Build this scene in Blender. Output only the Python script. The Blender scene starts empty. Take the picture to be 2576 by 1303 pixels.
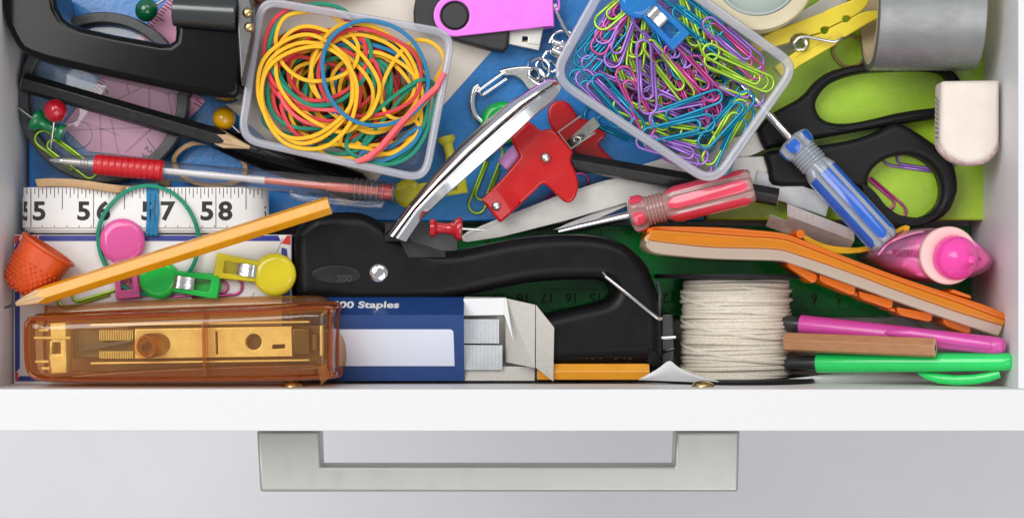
import bpy, bmesh, math, random
from mathutils import Vector as V, Matrix
from mathutils.geometry import delaunay_2d_cdt
rnd = random.Random(7)
sc = bpy.context.scene
COL = sc.collection
# ---------------------------------------------------------------- units
# Plan drawings below are in "steps" of 0.164 mm, x right, y towards the drawer front,
# z up with 0 at the drawer rim and -600 at its floor.
S = 1.64e-4
H = 5500.0
CX, CY, FL = 1275.0, 690.0, -600.0
def kz(z): return (H - z) / H
def W(x, y, z, k): return V(((CX + (x - CX) * k - 1288) * S, -(CY + (y - CY) * k - 651) * S, (z - FL) * S))
# ---------------------------------------------------------------- camera
cam = bpy.data.cameras.new('camera')
cam.sensor_width = 36.0
cam.lens = 36.0 * H / 2576.0
cam.shift_x = 13.0 / 2576.0
cam.shift_y = 39.0 / 2576.0
cam.clip_start = 0.01
cam.clip_end = 50.0
cam.dof.use_dof = True
cam.dof.aperture_fstop = 20.0
cam.dof.focus_distance = (H + 200) * S
camo = bpy.data.objects.new('camera', cam)
COL.objects.link(camo)
camo.location = W(CX, CY, H, 1.0)
sc.camera = camo
# ---------------------------------------------------------------- light
sc.view_settings.view_transform = 'Standard'
sc.view_settings.look = 'None'
sc.view_settings.exposure = 0.0
sc.view_settings.gamma = 1.0
wd = bpy.data.worlds.new('World')
sc.world = wd
wd.use_nodes = True
bg = wd.node_tree.nodes['Background']
bg.inputs[0].default_value = (0.94, 0.96, 1.0, 1)
bg.inputs[1].default_value = 0.40
def area(name, loc, aim, size, power, col=(1, 1, 1), sy=None):
    l = bpy.data.lights.new(name, 'AREA')
    l.shape = 'RECTANGLE'
    l.size = size
    l.size_y = sy or size
    l.energy = power
    l.color = col
    o = bpy.data.objects.new(name, l)
    COL.objects.link(o)
    o.location = loc
    o.rotation_euler = (V(aim) - V(loc)).to_track_quat('-Z', 'Y').to_euler()
    return o
area('window_light', (-1.05, 0.80, 2.15), (0, 0, 0), 1.4, 34.0, (1.0, 0.99, 0.97))
area('top_light', (0.35, 1.3, 1.9), (0, 0, 0), 1.2, 9.0, (1.0, 1.0, 1.0), .8)
area('front_fill', (0.70, -1.0, 2.1), (0, 0, 0), 1.6, 18.0, (1.0, 0.99, 0.98))
sc.cycles.max_bounces = 10
sc.cycles.transparent_max_bounces = 24
sc.cycles.transmission_bounces = 6
sc.cycles.caustics_reflective = False
sc.cycles.caustics_refractive = False
# ---------------------------------------------------------------- shaping
def lin(h):
    if not isinstance(h, str): return tuple(h)
    c = [int(h[i:i + 2], 16) / 255 for i in (0, 2, 4)]
    return tuple(a / 12.92 if a <= .04045 else ((a + .055) / 1.055) ** 2.4 for a in c)
def crop(x0, y0, s): return lambda x, y: (x0 + x / s, y0 + y / s)
A = crop(0, 0, 2.7915); B = crop(600, 0, 2.7915); C = crop(1200, 0, 2.793); D = crop(1866.7, 0, 2.793)
E = crop(0, 433.3, 2.355); F = crop(600, 433.3, 2.355); G = crop(1133.3, 366.7, 2.101); K = crop(1800, 366.7, 2.101)
L = crop(0, 720, 2.972); Z = crop(1133.3, 100, 2.606); N = crop(1766.7, 0, 5.52); U = crop(1000, 0, 5.52); Q = crop(1866.7, 433.3, 5.52)
def pts(f, *c): return [f(c[i], c[i + 1]) for i in range(0, len(c), 2)]
def spl(P, n=6, closed=True):
    P = [V(p) for p in P]
    m = len(P)
    out = []
    for i in range(m if closed else m - 1):
        if closed: a, b, c, d = P[i - 1], P[i], P[(i + 1) % m], P[(i + 2) % m]
        else: a, b, c, d = P[max(i - 1, 0)], P[i], P[i + 1], P[min(i + 2, m - 1)]
        for j in range(n):
            t = j / n
            out.append(.5 * ((2 * b) + (c - a) * t + (2 * a - 5 * b + 4 * c - d) * t * t + (3 * b - a - 3 * c + d) * t ** 3))
    if not closed: out.append(P[-1])
    return [tuple(p) for p in out]
def rquad(P, r, n=5):
    P = [V(p) for p in P]
    out = []
    m = len(P)
    rr = r if isinstance(r, (list, tuple)) else [r] * m
    for i in range(m):
        p, a, b = P[i], P[i - 1], P[(i + 1) % m]
        q = min(rr[i], (a - p).length * .48, (b - p).length * .48)
        if q < .1:
            out.append(tuple(p)); continue
        s, e = p + (a - p).normalized() * q, p + (b - p).normalized() * q
        for j in range(n + 1):
            t = j / n
            m1, m2 = s.lerp(p, t), p.lerp(e, t)
            # between a quadratic and the chord, close to an arc
            out.append(tuple(m1.lerp(m2, t)))
    return out
def circ(cx, cy, r, n=32, ry=None, rot=0.0, a0=0.0):
    ry = ry or r
    c, s = math.cos(rot), math.sin(rot)
    o = []
    for i in range(n):
        a = a0 + 2 * math.pi * i / n
        x, y = r * math.cos(a), ry * math.sin(a)
        o.append((cx + x * c - y * s, cy + x * s + y * c))
    return o
def rect(x0, y0, x1, y1): return [(x0, y0), (x1, y0), (x1, y1), (x0, y1)]
def inset(P, d):
    m = len(P)
    ar = sum(P[i - 1][0] * P[i][1] - P[i][0] * P[i - 1][1] for i in range(m))
    sg = 1 if ar > 0 else -1
    out = []
    for i in range(m):
        a, b, c = V(P[i - 1][:2]), V(P[i][:2]), V(P[(i + 1) % m][:2])
        u, w = (b - a), (c - b)
        if u.length < 1e-6: u = w
        if w.length < 1e-6: w = u
        u, w = u.normalized(), w.normalized()
        n1, n2 = V((-u.y, u.x)) * sg, V((-w.y, w.x)) * sg
        nn = n1 + n2
        if nn.length < 1e-4: nn = n1
        nn.normalize()
        q = d / max(.45, nn.dot(n1))
        out.append((b.x + nn.x * q, b.y + nn.y * q))
    if d * 1.0 > .6:
        # corners tighter than the inset: pull the crossed points together
        for _ in range(10):
            bad = [i for i in range(m) if (out[(i + 1) % m][0] - out[i][0]) * (P[(i + 1) % m][0] - P[i][0]) + (out[(i + 1) % m][1] - out[i][1]) * (P[(i + 1) % m][1] - P[i][1]) < -1e-9]
            if not bad: break
            bs = set(bad); done = set()
            for i in bad:
                if i in done: continue
                a = i
                while (a - 1) % m in bs and (a - 1) % m != i: a = (a - 1) % m
                e = i
                while (e + 1) % m in bs and (e + 1) % m != a: e = (e + 1) % m
                run = []
                j = a
                while True:
                    run.append(j)
                    if j == (e + 1) % m: break
                    done.add(j); j = (j + 1) % m
                if len(run) >= m: break
                x = (out[run[0]][0] + out[run[-1]][0]) / 2; y = (out[run[0]][1] + out[run[-1]][1]) / 2
                for j in run: out[j] = (x, y)
    return out
def inside(p, P):
    c = False
    for i in range(len(P)):
        a, b = P[i - 1], P[i]
        if (a[1] > p[1]) != (b[1] > p[1]) and p[0] < (b[0] - a[0]) * (p[1] - a[1]) / (b[1] - a[1]) + a[0]: c = not c
    return c
class MB:
    def __init__(s): s.v = []; s.f = []
    def add(s, v, f):
        b = len(s.v)
        s.v += [tuple(q) for q in v]
        s.f += [tuple(i + b for i in q) for q in f]
        return s
    def loft(s, R, ring=True, c0=True, c1=True, loop=False):
        n = len(R[0]); m = len(R); f = []
        for i in range(m if loop else m - 1):
            for j in range(n if ring else n - 1):
                a, b = i * n + j, i * n + (j + 1) % n
                k = (i + 1) % m
                f.append((a, b, k * n + (j + 1) % n, k * n + j))
        if not loop and ring:
            if c0: f.append(tuple(range(n)))
            if c1: f.append(tuple((m - 1) * n + j for j in range(n)))
        return s.add([p for r in R for p in r], f)
    def ext(s, P, z0, z1, bev=0, bz=None, seg=4, holes=(), bevb=0, zf=None, c0=True):
        """outline extruded from z0 to z1, rounded upper edge (bev across, bz down), zf(x,y) adds to the top heights"""
        bz = bev if bz is None else bz
        zf = zf or (lambda x, y: 0)
        tops, bots = [], []
        for li, lp in enumerate([P] + list(holes)):
            sg = 1 if li == 0 else -1
            R = []
            if bevb:
                R.append([(x, y, z0 + zf(x, y)) for x, y in inset(lp, sg * bevb)])
                R.append([(x, y, z0 + bevb + zf(x, y)) for x, y in [q[:2] for q in lp]])
            else: R.append([(q[0], q[1], z0 + zf(q[0], q[1])) for q in lp])
            if bev:
                for i in range(seg + 1):
                    a = math.pi / 2 * i / seg
                    R.append([(x, y, z1 - bz + bz * math.sin(a) + zf(x, y)) for x, y in inset(lp, sg * bev * (1 - math.cos(a)))])
                R.append([(x, y, z1 + zf(x, y)) for x, y in inset(lp, sg * (bev + min(1, bev * .2)))])
            else: R.append([(q[0], q[1], z1 + zf(q[0], q[1])) for q in lp])
            b = len(s.v)
            n = len(lp)
            s.loft(R, c0=False, c1=False)
            bots.append((b, R[0])); tops.append((b + n * (len(R) - 1), R[-1]))
        for grp in ((bots, tops) if c0 else (tops,)):
            idx, co, ed = [], [], []
            for b, r in grp:
                o = len(co); n = len(r)
                idx += [b + i for i in range(n)]
                co += [V((q[0], q[1])) for q in r]
                ed += [(o + i, o + (i + 1) % n) for i in range(n)]
            zc_ = [q[2] for b, r in grp for q in r]
            vv, _, ff, ov, _, _ = delaunay_2d_cdt(co, ed, [], 0, 1e-4)
            mp = []
            for i, v in enumerate(vv):
                if ov[i]: mp.append(idx[ov[i][0]])
                else:
                    mp.append(len(s.v))
                    near = min(range(len(co)), key=lambda j: (co[j] - v).length_squared)
                    s.v.append((v.x, v.y, zc_[near]))
            lo = [[(q[0], q[1]) for q in r] for b, r in grp]
            for f in ff:
                c = (sum(vv[i].x for i in f) / len(f), sum(vv[i].y for i in f) / len(f))
                if sum(inside(c, l) for l in lo) % 2: s.f.append(tuple(mp[i] for i in f))
        return s
    def sweep(s, P, w, h=None, n=8, closed=False, up=(0, 0, 1), sq=False, tap=None, cap=True, rnd_=.25):
        h = w if h is None else h
        P = [V(p) if len(p) == 3 else V((p[0], p[1], 0)) for p in P]
        m = len(P)
        if sq:
            c = rnd_
            sec = [(1, 1 - c), (1 - c, 1), (c - 1, 1), (-1, 1 - c), (-1, c - 1), (c - 1, -1), (1 - c, -1), (1, c - 1)]
        else: sec = [(math.cos(2 * math.pi * i / n), math.sin(2 * math.pi * i / n)) for i in range(n)]
        R = []
        last = None
        for i in range(m):
            if closed: t = P[(i + 1) % m] - P[i - 1]
            else: t = P[min(i + 1, m - 1)] - P[max(i - 1, 0)]
            t.normalize()
            u = V(up)
            sd = t.cross(u)
            if sd.length < .05: sd = last or t.cross(V((0, 1, 0)))
            sd.normalize(); last = sd
            nm = sd.cross(t)
            q = tap[i] if tap else 1
            R.append([P[i] + sd * (a * w * q) + nm * (b * h * q) for a, b in sec])
        return s.loft(R, loop=closed, c0=cap, c1=cap)
    def lathe(s, p0, p1, prof, n=24, mod=None, a0=0.0, cap=True, ups=(0, 0, 1)):
        """profile of (distance along axis, radius) turned round p0->p1"""
        p0, p1 = V(p0), V(p1)
        ax = (p1 - p0).normalized()
        u = ax.cross(V(ups))
        if u.length < .05: u = ax.cross(V((0, 1, 0)))
        u.normalize()
        w = u.cross(ax)
        R = []
        for t, r in prof:
            r = max(r, .01)
            R.append([p0 + ax * t + (u * math.cos(a) + w * math.sin(a)) * (r * (mod(a, t) if mod else 1)) for a in (a0 + 2 * math.pi * i / n for i in range(n))])
        return s.loft(R, c0=cap, c1=cap)
    def ball(s, c, r, n=20, m=12):
        c = V(c)
        return s.lathe(c - V((0, 0, r)), c + V((0, 0, r)), [(r - r * math.cos(math.pi * i / m), r * math.sin(math.pi * i / m)) for i in range(m + 1)], n)
    def box(s, x0, y0, z0, x1, y1, z1): return s.ext(rect(x0, y0, x1, y1), z0, z1)
    def quadslab(s, a, b, c, d, th):
        a, b, c, d = V(a), V(b), V(c), V(d)
        nn = (b - a).cross(d - a).normalized() * th
        return s.loft([[a, b, c, d], [a + nn, b + nn, c + nn, d + nn]])
    def rot(s, p, ax, ang):
        M = Matrix.Translation(V(p)) @ Matrix.Rotation(ang, 4, V(ax)) @ Matrix.Translation(-V(p))
        s.v = [tuple(M @ V(q)) for q in s.v]
        return s
def mesh(name, mb, k, org, smooth=38):
    me = bpy.data.meshes.new(name)
    me.from_pydata([W(x, y, z, k) - org for x, y, z in mb.v], [], mb.f)
    bm = bmesh.new()
    bm.from_mesh(me)
    bmesh.ops.remove_doubles(bm, verts=bm.verts, dist=5e-8)
    bmesh.ops.recalc_face_normals(bm, faces=bm.faces)
    bm.to_mesh(me)
    bm.free()
    if smooth:
        me.polygons.foreach_set('use_smooth', [True] * len(me.polygons))
        me.set_sharp_from_angle(angle=math.radians(smooth))
    return me
def tag(o, label, cat, group=None, kind=None):
    o['label'] = label
    if cat: o['category'] = cat
    if group: o['group'] = group
    if kind: o['kind'] = kind
    return o
class T:
    """a thing: an Empty at its base that parents its parts; zr = level at which the plan drawing was measured"""
    def __init__(s, name, label, cat, zr, at, group=None, zb=None):
        s.k = kz(zr)
        s.org = W(at[0], at[1], zr if zb is None else zb, s.k)
        s.e = bpy.data.objects.new(name, None)
        s.e.empty_display_size = .01
        COL.objects.link(s.e)
        s.e.location = s.org
        tag(s.e, label, cat, group)
    def p(s, name, mb, m, parent=None, label=None, kind=None, smooth=38):
        me = mesh(name, mb, s.k, s.org, smooth)
        me.materials.append(m)
        o = bpy.data.objects.new(name, me)
        COL.objects.link(o)
        o.parent = parent or s.e
        if label: o['label'] = label
        if kind: o['kind'] = kind
        return o
    def dup(s, src, dx, dy, dz=0.0, rz=0.0):
        o = src.copy(); COL.objects.link(o)
        o.location = (dx * s.k * S, -dy * s.k * S, dz * S)
        o.rotation_euler.z = rz
        return o
def solo(name, label, cat, zr, mb, m, group=None, kind=None, smooth=38):
    k = kz(zr)
    xs, ys, zs = zip(*mb.v)
    org = W((min(xs) + max(xs)) / 2, (min(ys) + max(ys)) / 2, min(zs), k)
    me = mesh(name, mb, k, org, smooth)
    me.materials.append(m)
    o = bpy.data.objects.new(name, me)
    COL.objects.link(o)
    o.location = org
    return tag(o, label, cat, group, kind)
def text(t, body, x, y, z, size, m, name='lettering', rot=0.0, bold=0.0, parent=None, align='LEFT', sx=1.0, tilt=0.0, ext=0.3, mirror=False):
    """flat lettering, baseline at (x, y)"""
    c = bpy.data.curves.new('lettering', 'FONT')
    c.body = body
    c.size = size * S * t.k
    c.align_x = align
    c.offset = bold * S
    c.extrude = ext * S
    c.resolution_u = 4
    o = bpy.data.objects.new('lettering', c)
    COL.objects.link(o)
    me = bpy.data.meshes.new_from_object(o.evaluated_get(bpy.context.evaluated_depsgraph_get()))
    bpy.data.objects.remove(o)
    bpy.data.curves.remove(c)
    M = Matrix.Translation(W(x, y, z, t.k) - t.org) @ Matrix.Rotation(rot, 4, 'Z') @ Matrix.Rotation(tilt, 4, 'X') @ Matrix.Diagonal((-sx if mirror else sx, 1, 1, 1))
    me.transform(M)
    me.materials.clear()
    me.materials.append(m)
    o = bpy.data.objects.new(name, me)
    COL.objects.link(o)
    o.parent = parent or t.e
    return o
# ---------------------------------------------------------------- materials
def nodes(name):
    m = bpy.data.materials.new(name)
    m.use_nodes = True
    nt = m.node_tree
    nt.nodes.clear()
    return m, nt, nt.nodes.new('ShaderNodeOutputMaterial')
def noise(nt, f, detail=3.0, stretch=None, rough=.55):
    tc = nt.nodes.new('ShaderNodeTexCoord')
    nz = nt.nodes.new('ShaderNodeTexNoise')
    nz.inputs['Scale'].default_value = 1.0 / (f * S)
    nz.inputs['Detail'].default_value = detail
    nz.inputs['Roughness'].default_value = rough
    if stretch:
        mp = nt.nodes.new('ShaderNodeMapping')
        mp.inputs['Scale'].default_value = stretch[:3]
        if len(stretch) > 3: mp.inputs['Rotation'].default_value[2] = stretch[3]
        nt.links.new(tc.outputs['Object'], mp.inputs[0]); nt.links.new(mp.outputs[0], nz.inputs['Vector'])
    else: nt.links.new(tc.outputs['Object'], nz.inputs['Vector'])
    return nz.outputs['Fac']
def mat(name, col, rough=.4, metal=0.0, spec=.5, coat=0.0, nz=None, bump=None, rn=.12, sss=0.0, stretch=None, trans=0.0, col2=None, aniso=0.0):
    m, nt, out = nodes(name)
    b = nt.nodes.new('ShaderNodeBsdfPrincipled')
    nt.links.new(b.outputs[0], out.inputs[0])
    c = lin(col)
    b.inputs['Base Color'].default_value = (*c, 1)
    b.inputs['Roughness'].default_value = rough
    b.inputs['Metallic'].default_value = metal
    b.inputs['Specular IOR Level'].default_value = spec
    b.inputs['Coat Weight'].default_value = coat
    b.inputs['Coat Roughness'].default_value = .08
    b.inputs['Transmission Weight'].default_value = trans
    b.inputs['Anisotropic'].default_value = aniso
    if sss:
        b.inputs['Subsurface Weight'].default_value = sss
        b.inputs['Subsurface Radius'].default_value = (1, .7, .6)
        b.inputs['Subsurface Scale'].default_value = .002
    if nz:
        f = noise(nt, nz[0], nz[2] if len(nz) > 2 else 4.0, stretch)
        mr = nt.nodes.new('ShaderNodeMapRange')
        mr.inputs[1].default_value = .25; mr.inputs[2].default_value = .75
        nt.links.new(f, mr.inputs[0])
        mx = nt.nodes.new('ShaderNodeMix'); mx.data_type = 'RGBA'
        lo = lin(col2) if col2 else tuple(a * (1 - nz[1]) for a in c)
        hi = c if col2 else tuple(min(1, a * (1 + nz[1])) for a in c)
        mx.inputs[6].default_value = (*lo, 1); mx.inputs[7].default_value = (*hi, 1)
        nt.links.new(mr.outputs[0], mx.inputs[0]); nt.links.new(mx.outputs[2], b.inputs['Base Color'])
    if rn:
        f = noise(nt, 45.0, 5.0)
        mr = nt.nodes.new('ShaderNodeMapRange')
        mr.inputs[1].default_value = .3; mr.inputs[2].default_value = .7
        mr.inputs[3].default_value = max(.02, rough * (1 - rn * 1.5)); mr.inputs[4].default_value = min(1, rough * (1 + rn * 1.5))
        nt.links.new(f, mr.inputs[0]); nt.links.new(mr.outputs[0], b.inputs['Roughness'])
    if bump:
        f = noise(nt, bump[0], 3.0, bump[2] if len(bump) > 2 else None)
        bp = nt.nodes.new('ShaderNodeBump')
        bp.inputs['Strength'].default_value = bump[1]
        bp.inputs['Distance'].default_value = bump[0] * S * .5
        nt.links.new(f, bp.inputs['Height']); nt.links.new(bp.outputs[0], b.inputs['Normal'])
    return m
def tp(name, tint, body, opac, rough=.12, gl=.45, g0=.05, bump=None, trl=.2, deep=None):
    """thin clear or milky plastic: tinted see-through + scattering body + surface gloss"""
    m, nt, out = nodes(name)
    n = nt.nodes.new
    t = n('ShaderNodeBsdfTransparent'); t.inputs[0].default_value = (*lin(tint), 1)
    d = n('ShaderNodeBsdfDiffuse'); d.inputs[0].default_value = (*lin(body), 1)
    tr = n('ShaderNodeBsdfTranslucent'); tr.inputs[0].default_value = (*lin(body), 1)
    dm = n('ShaderNodeMixShader'); dm.inputs[0].default_value = trl
    nt.links.new(d.outputs[0], dm.inputs[1]); nt.links.new(tr.outputs[0], dm.inputs[2])
    m1 = n('ShaderNodeMixShader'); m1.inputs[0].default_value = opac
    nt.links.new(t.outputs[0], m1.inputs[1]); nt.links.new(dm.outputs[0], m1.inputs[2])
    if deep:
        l2 = n('ShaderNodeLayerWeight'); l2.inputs[0].default_value = .45
        mc = n('ShaderNodeMix'); mc.data_type = 'RGBA'
        mc.inputs[6].default_value = (*lin(tint), 1); mc.inputs[7].default_value = (*lin(deep), 1)
        nt.links.new(l2.outputs['Facing'], mc.inputs[0]); nt.links.new(mc.outputs[2], t.inputs[0])
    g = n('ShaderNodeBsdfGlossy'); g.inputs['Roughness'].default_value = rough
    lw = n('ShaderNodeLayerWeight'); lw.inputs[0].default_value = .5
    pw = n('ShaderNodeMath'); pw.operation = 'POWER'; pw.inputs[1].default_value = 3.0
    ml = n('ShaderNodeMath'); ml.operation = 'MULTIPLY_ADD'; ml.inputs[1].default_value = gl; ml.inputs[2].default_value = g0
    nt.links.new(lw.outputs['Facing'], pw.inputs[0]); nt.links.new(pw.outputs[0], ml.inputs[0])
    m2 = n('ShaderNodeMixShader')
    nt.links.new(ml.outputs[0], m2.inputs[0]); nt.links.new(m1.outputs[0], m2.inputs[1]); nt.links.new(g.outputs[0], m2.inputs[2])
    nt.links.new(m2.outputs[0], out.inputs[0])
    if bump:
        bp = n('ShaderNodeBump'); bp.inputs['Strength'].default_value = bump[1]; bp.inputs['Distance'].default_value = bump[0] * S * .5
        nt.links.new(noise(nt, bump[0]), bp.inputs['Height'])
        for q in (g, d, tr): nt.links.new(bp.outputs[0], q.inputs['Normal'])
    return m
def mx3(a, b, t): return tuple(p + (q - p) * t for p, q in zip(a, b))
def wob(mb, amp, f=60.0, z=True):
    """slow unevenness so that nothing is dead straight"""
    from mathutils import noise as nn
    o = []
    for q in mb.v:
        d = nn.noise_vector(V(q) / f) * amp
        o.append((q[0] + d.x, q[1] + d.y, q[2] + (d.z if z else 0)))
    mb.v = o
    return mb
# ================================================================ materials in use
board = mat('white_melamine', (.765, .765, .77), .42, bump=(11, .2), rn=.05)
board_in = mat('white_melamine_inside', (.80, .80, .82), .4, bump=(7, .45), rn=.05)
floor_m = mat('lavender_grey_floor', (.76, .76, .785), .6, nz=(900, .03))
satin = mat('satin_nickel', (.50, .495, .47), .42, metal=.7, nz=(300, .03), bump=(4, .06))
chrome = mat('chrome', (.82, .82, .83), .06, metal=1, rn=.3)
steel = mat('brushed_steel', (.68, .65, .61), .38, metal=.6, nz=(40, .1), stretch=(.06, 1, 1, -.3))
wire_m = mat('steel_wire', (.66, .65, .63), .22, metal=1)
staple_m = mat('staple_steel', (.66, .68, .70), .32, metal=.25, nz=(30, .15))
brass = mat('brass', (.55, .42, .20), .25, metal=1, nz=(12, .35))
gold_m = mat('gold_plated_steel', (1.0, .77, .33), .25, metal=.2, nz=(25, .16))
blackgloss = mat('black_enamel', (.003, .003, .0033), .13, spec=.22, rn=.05)
black_pl = mat('black_plastic', (.006, .006, .0064), .33, spec=.18, bump=(3.5, .16))
black_soft = mat('black_soft_plastic', (.011, .011, .012), .45, spec=.22, bump=(4, .25))
darkgrey_pl = mat('dark_grey_plastic', (.045, .046, .048), .38, nz=(30, .25), bump=(10, .1))
dark_metal = mat('dark_metal', (.10, .10, .10), .3, metal=.9)
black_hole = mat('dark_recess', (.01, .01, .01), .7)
wood_m = mat('pencil_wood', 'D9B68C', .6, nz=(10, .22), stretch=(.12, 1, 1), bump=(6, .2))
lead_m = mat('graphite', (.05, .05, .055), .35, spec=.6)
yellow_paint = mat('yellow_pencil_paint', 'E89C18', .3, coat=.12, nz=(50, .09), bump=(22, .08))
black_paint = mat('black_pencil_paint', (.016, .016, .017), .33, spec=.4, nz=(30, .35), bump=(12, .12))
white_print = mat('white_print', (.82, .83, .85), .5)
black_print = mat('black_print', (.015, .015, .017), .6)
paper_w = mat('white_paper', (.80, .80, .80), .7, nz=(120, .03), bump=(6, .1))
red_pl = mat('red_plastic', 'C8141E', .25, coat=.3, nz=(40, .05))
teal_r = mat('teal_rubber', '0F8A6C', .68, nz=(25, .08), bump=(3, .1))
yel_r = mat('yellow_rubber', 'F0BA18', .68, nz=(25, .06), bump=(3, .1))
red_r = mat('red_rubber', 'DA3C42', .68, nz=(25, .08), bump=(3, .1))
blue_r = mat('blue_rubber', '1F78A8', .68, nz=(25, .08), bump=(3, .1))
coral_r = mat('coral_rubber', 'F85F66', .5, nz=(25, .06))
tan_r = mat('tan_rubber', 'BC966A', .5, nz=(14, .1), bump=(4, .15))
# ================================================================ setting: room floor, drawer
XL, XR, YF = -32.0, 2563.0, 978.0
o = solo('floor', 'pale lavender grey floor far below the drawer', None, 0, MB().quadslab((-9000, -9000, -3200), (11000, -9000, -3200), (11000, 9000, -3200), (-9000, 9000, -3200), -40), floor_m, kind='structure')
dr = T('drawer', 'open white drawer with a satin metal bar handle', 'drawer', 0, (1265, 0), zb=FL - 60)
dr.p('front_panel', MB().ext(rect(-260, YF, 2800, 1083), -760, 0, 2.5, holes=()), board)
dr.p('side_panel', MB().ext(rect(XL - 84, -1500, XL, YF - .5), -640, -6, 2), board_in)
dr.p('side_panel', MB().ext(rect(XR, -1500, XR + 84, YF - .5), -640, -6, 2), board_in)
dr.p('back_panel', MB().ext(rect(XL - 84, -1590, XR + 84, -1501), -640, -6, 2), board_in)
dr.p('bottom_panel', MB().ext(rect(XL - 80, -1500, XR + 80, YF - .5), -630, FL), board_in)
kh = kz(-240)
def un(x, y): return (CX + (x - CX) * kh, CY + (y - CY) * kh)
ho = [un(*q) for q in [(648, 1040), (646, 1085), (654, 1236), (1857, 1236), (1861, 1085), (1860, 1040)]]
hi = [un(*q) for q in [(1702, 1040), (1700, 1085), (1697, 1171), (807, 1171), (804, 1085), (803, 1040)]]
ho = [(x, max(y, 1083.4)) for x, y in ho]; hi = [(x, max(y, 1083.4)) for x, y in hi]
hd = rquad([ho[1], ho[2], ho[3], ho[4], hi[1], hi[2], hi[3], hi[4]], [0, 9, 9, 0, 0, 2, 2, 0])
dr.p('handle', MB().ext(hd, -345, -240, 9, 8, seg=5), satin)
for sx_, sy_ in ((725, 964), (1779, 964)):
    mb = MB().lathe((sx_, YF - .3, -120), (sx_, YF - 40, -120), [(0, 29), (3, 29), (8, 26), (13, 17), (15.5, 7), (14, 1)], 20)
    sc_ = dr.p('screw', mb, brass)
# ================================================================ covers under everything
def noisyfold(name, c, c2): return mat(name, c, .3, coat=.4, nz=(26, .0, 5.0), col2=c2, bump=(16, .16))
bluem = noisyfold('blue_glossy_card', '2285D0', '1C78C4')
greenm = noisyfold('green_glossy_card', 'B2DA38', 'A6D02E')
zc = -415
mb = MB().ext(rquad([(72, -700), (1772, -700), (1772, 556), (72, 556)], 4), -470, zc, 5)
t = T('blue_folder', 'shiny blue folder lying under the tubs, magnifier and key ring', 'folder', zc, (900, 0), zb=-470)
t.p('cover', mb, bluem)
t.p('spine', MB().ext(rect(76, -690, 1768, 552), -520, -470.5), paper_w)
t = T('green_folder', 'shiny lime green folder lying under the scissors', 'folder', zc, (2100, 0), zb=-470)
t.p('cover', MB().ext(rquad([(1776, -700), (2476, -700), (2476, 554), (1776, 554)], 5), -465, zc + 2, 6), greenm)
t.p('spine', MB().ext(rect(2462, -690, 2476, 550), -520, -465.5), greenm)
solo('folder_stack', 'dark stack of folders made as one flat block under the blue and lime folders, barely showing', 'box', -470, MB().ext(rect(90, -690, 2458, 546), -598, -521, 3), black_soft)  # single block stands in for a stack of folders in the dark gap
cardm = mat('cream_card', 'EBE1D4', .7, nz=(50, .03), bump=(5, .15))
solo('cream_card', 'cream card sheet on the blue folder, under the rubber band tub', 'card', -412, wob(MB().ext([(548, 245), (860, 515), (895, 512), (1243, 122), (1330, 20), (1330, -200), (480, -200)], -414, -411.6), .5, 200), cardm)
# ================================================================ pink quilting ruler (see-through)
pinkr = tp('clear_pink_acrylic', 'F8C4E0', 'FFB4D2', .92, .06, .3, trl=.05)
pinkline = mat('magenta_print', 'C878AC', .5)
t = T('quilting_ruler', 'see-through pink ruler with grid lines under the magnifier', 'ruler', -404, (360, 200), zb=-411)
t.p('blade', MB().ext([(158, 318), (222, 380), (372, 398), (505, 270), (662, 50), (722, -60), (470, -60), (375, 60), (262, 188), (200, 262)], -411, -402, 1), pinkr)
gm = MB()
def bar(mb, p, q, w, z, h=.5):
    p, q = V(p), V(q)
    d = (q - p).normalized(); n = V((-d.y, d.x)) * w / 2
    return mb.ext([tuple(p + n), tuple(q + n), tuple(q - n), tuple(p - n)], z, z + h)
for p, q, w in [((178, 328), (445, 318), 4), ((255, 270), (385, 208), 4), ((318, 205), (325, 238), 4), ((375, 218), (378, 330), 5), ((252, 275), (255, 380), 4), ((318, 382), (380, 325), 5), ((330, 207), (430, 240), 4), ((420, 220), (440, 330), 4), ((190, 300), (300, 340), 3), ((280, 300), (300, 395), 4), ((480, 60), (600, 130), 4), ((540, -20), (480, 200), 4)]:
    bar(gm, p, q, w, -401.4)
t.p('grid_lines', gm, pinkline, kind='stuff')
gm = MB()
for i in range(26):
    a = V((262, 188)).lerp(V((200, 262)), i / 12) if i < 13 else V((375, 60)).lerp(V((440, -20)), (i - 13) / 12)
    l = 22 if i % 4 == 0 else 13
    bar(gm, a, a + V((l * .95, l * .6)), 2.2, -400.8)
for i in range(30):
    a = V((505, 270)).lerp(V((662, 50)), i / 29)
    bar(gm, a, a - V((16, 11)), 2.4, -400.8)
t.p('tick_marks', gm, black_print, kind='stuff')
for s_, x, y, r in (('2', 268, 238, .9), ('2', 372, 366, -2.3), ('9', 362, 382, -2.3), ('1', 225, 285, .9)):
    text(t, s_, x, y, -400.5, 27, black_print, rot=r)
bar(gm := MB(), (371, 350), (393, 380), 2, -400.4)
t.p('inch_line', gm, black_print)
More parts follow.
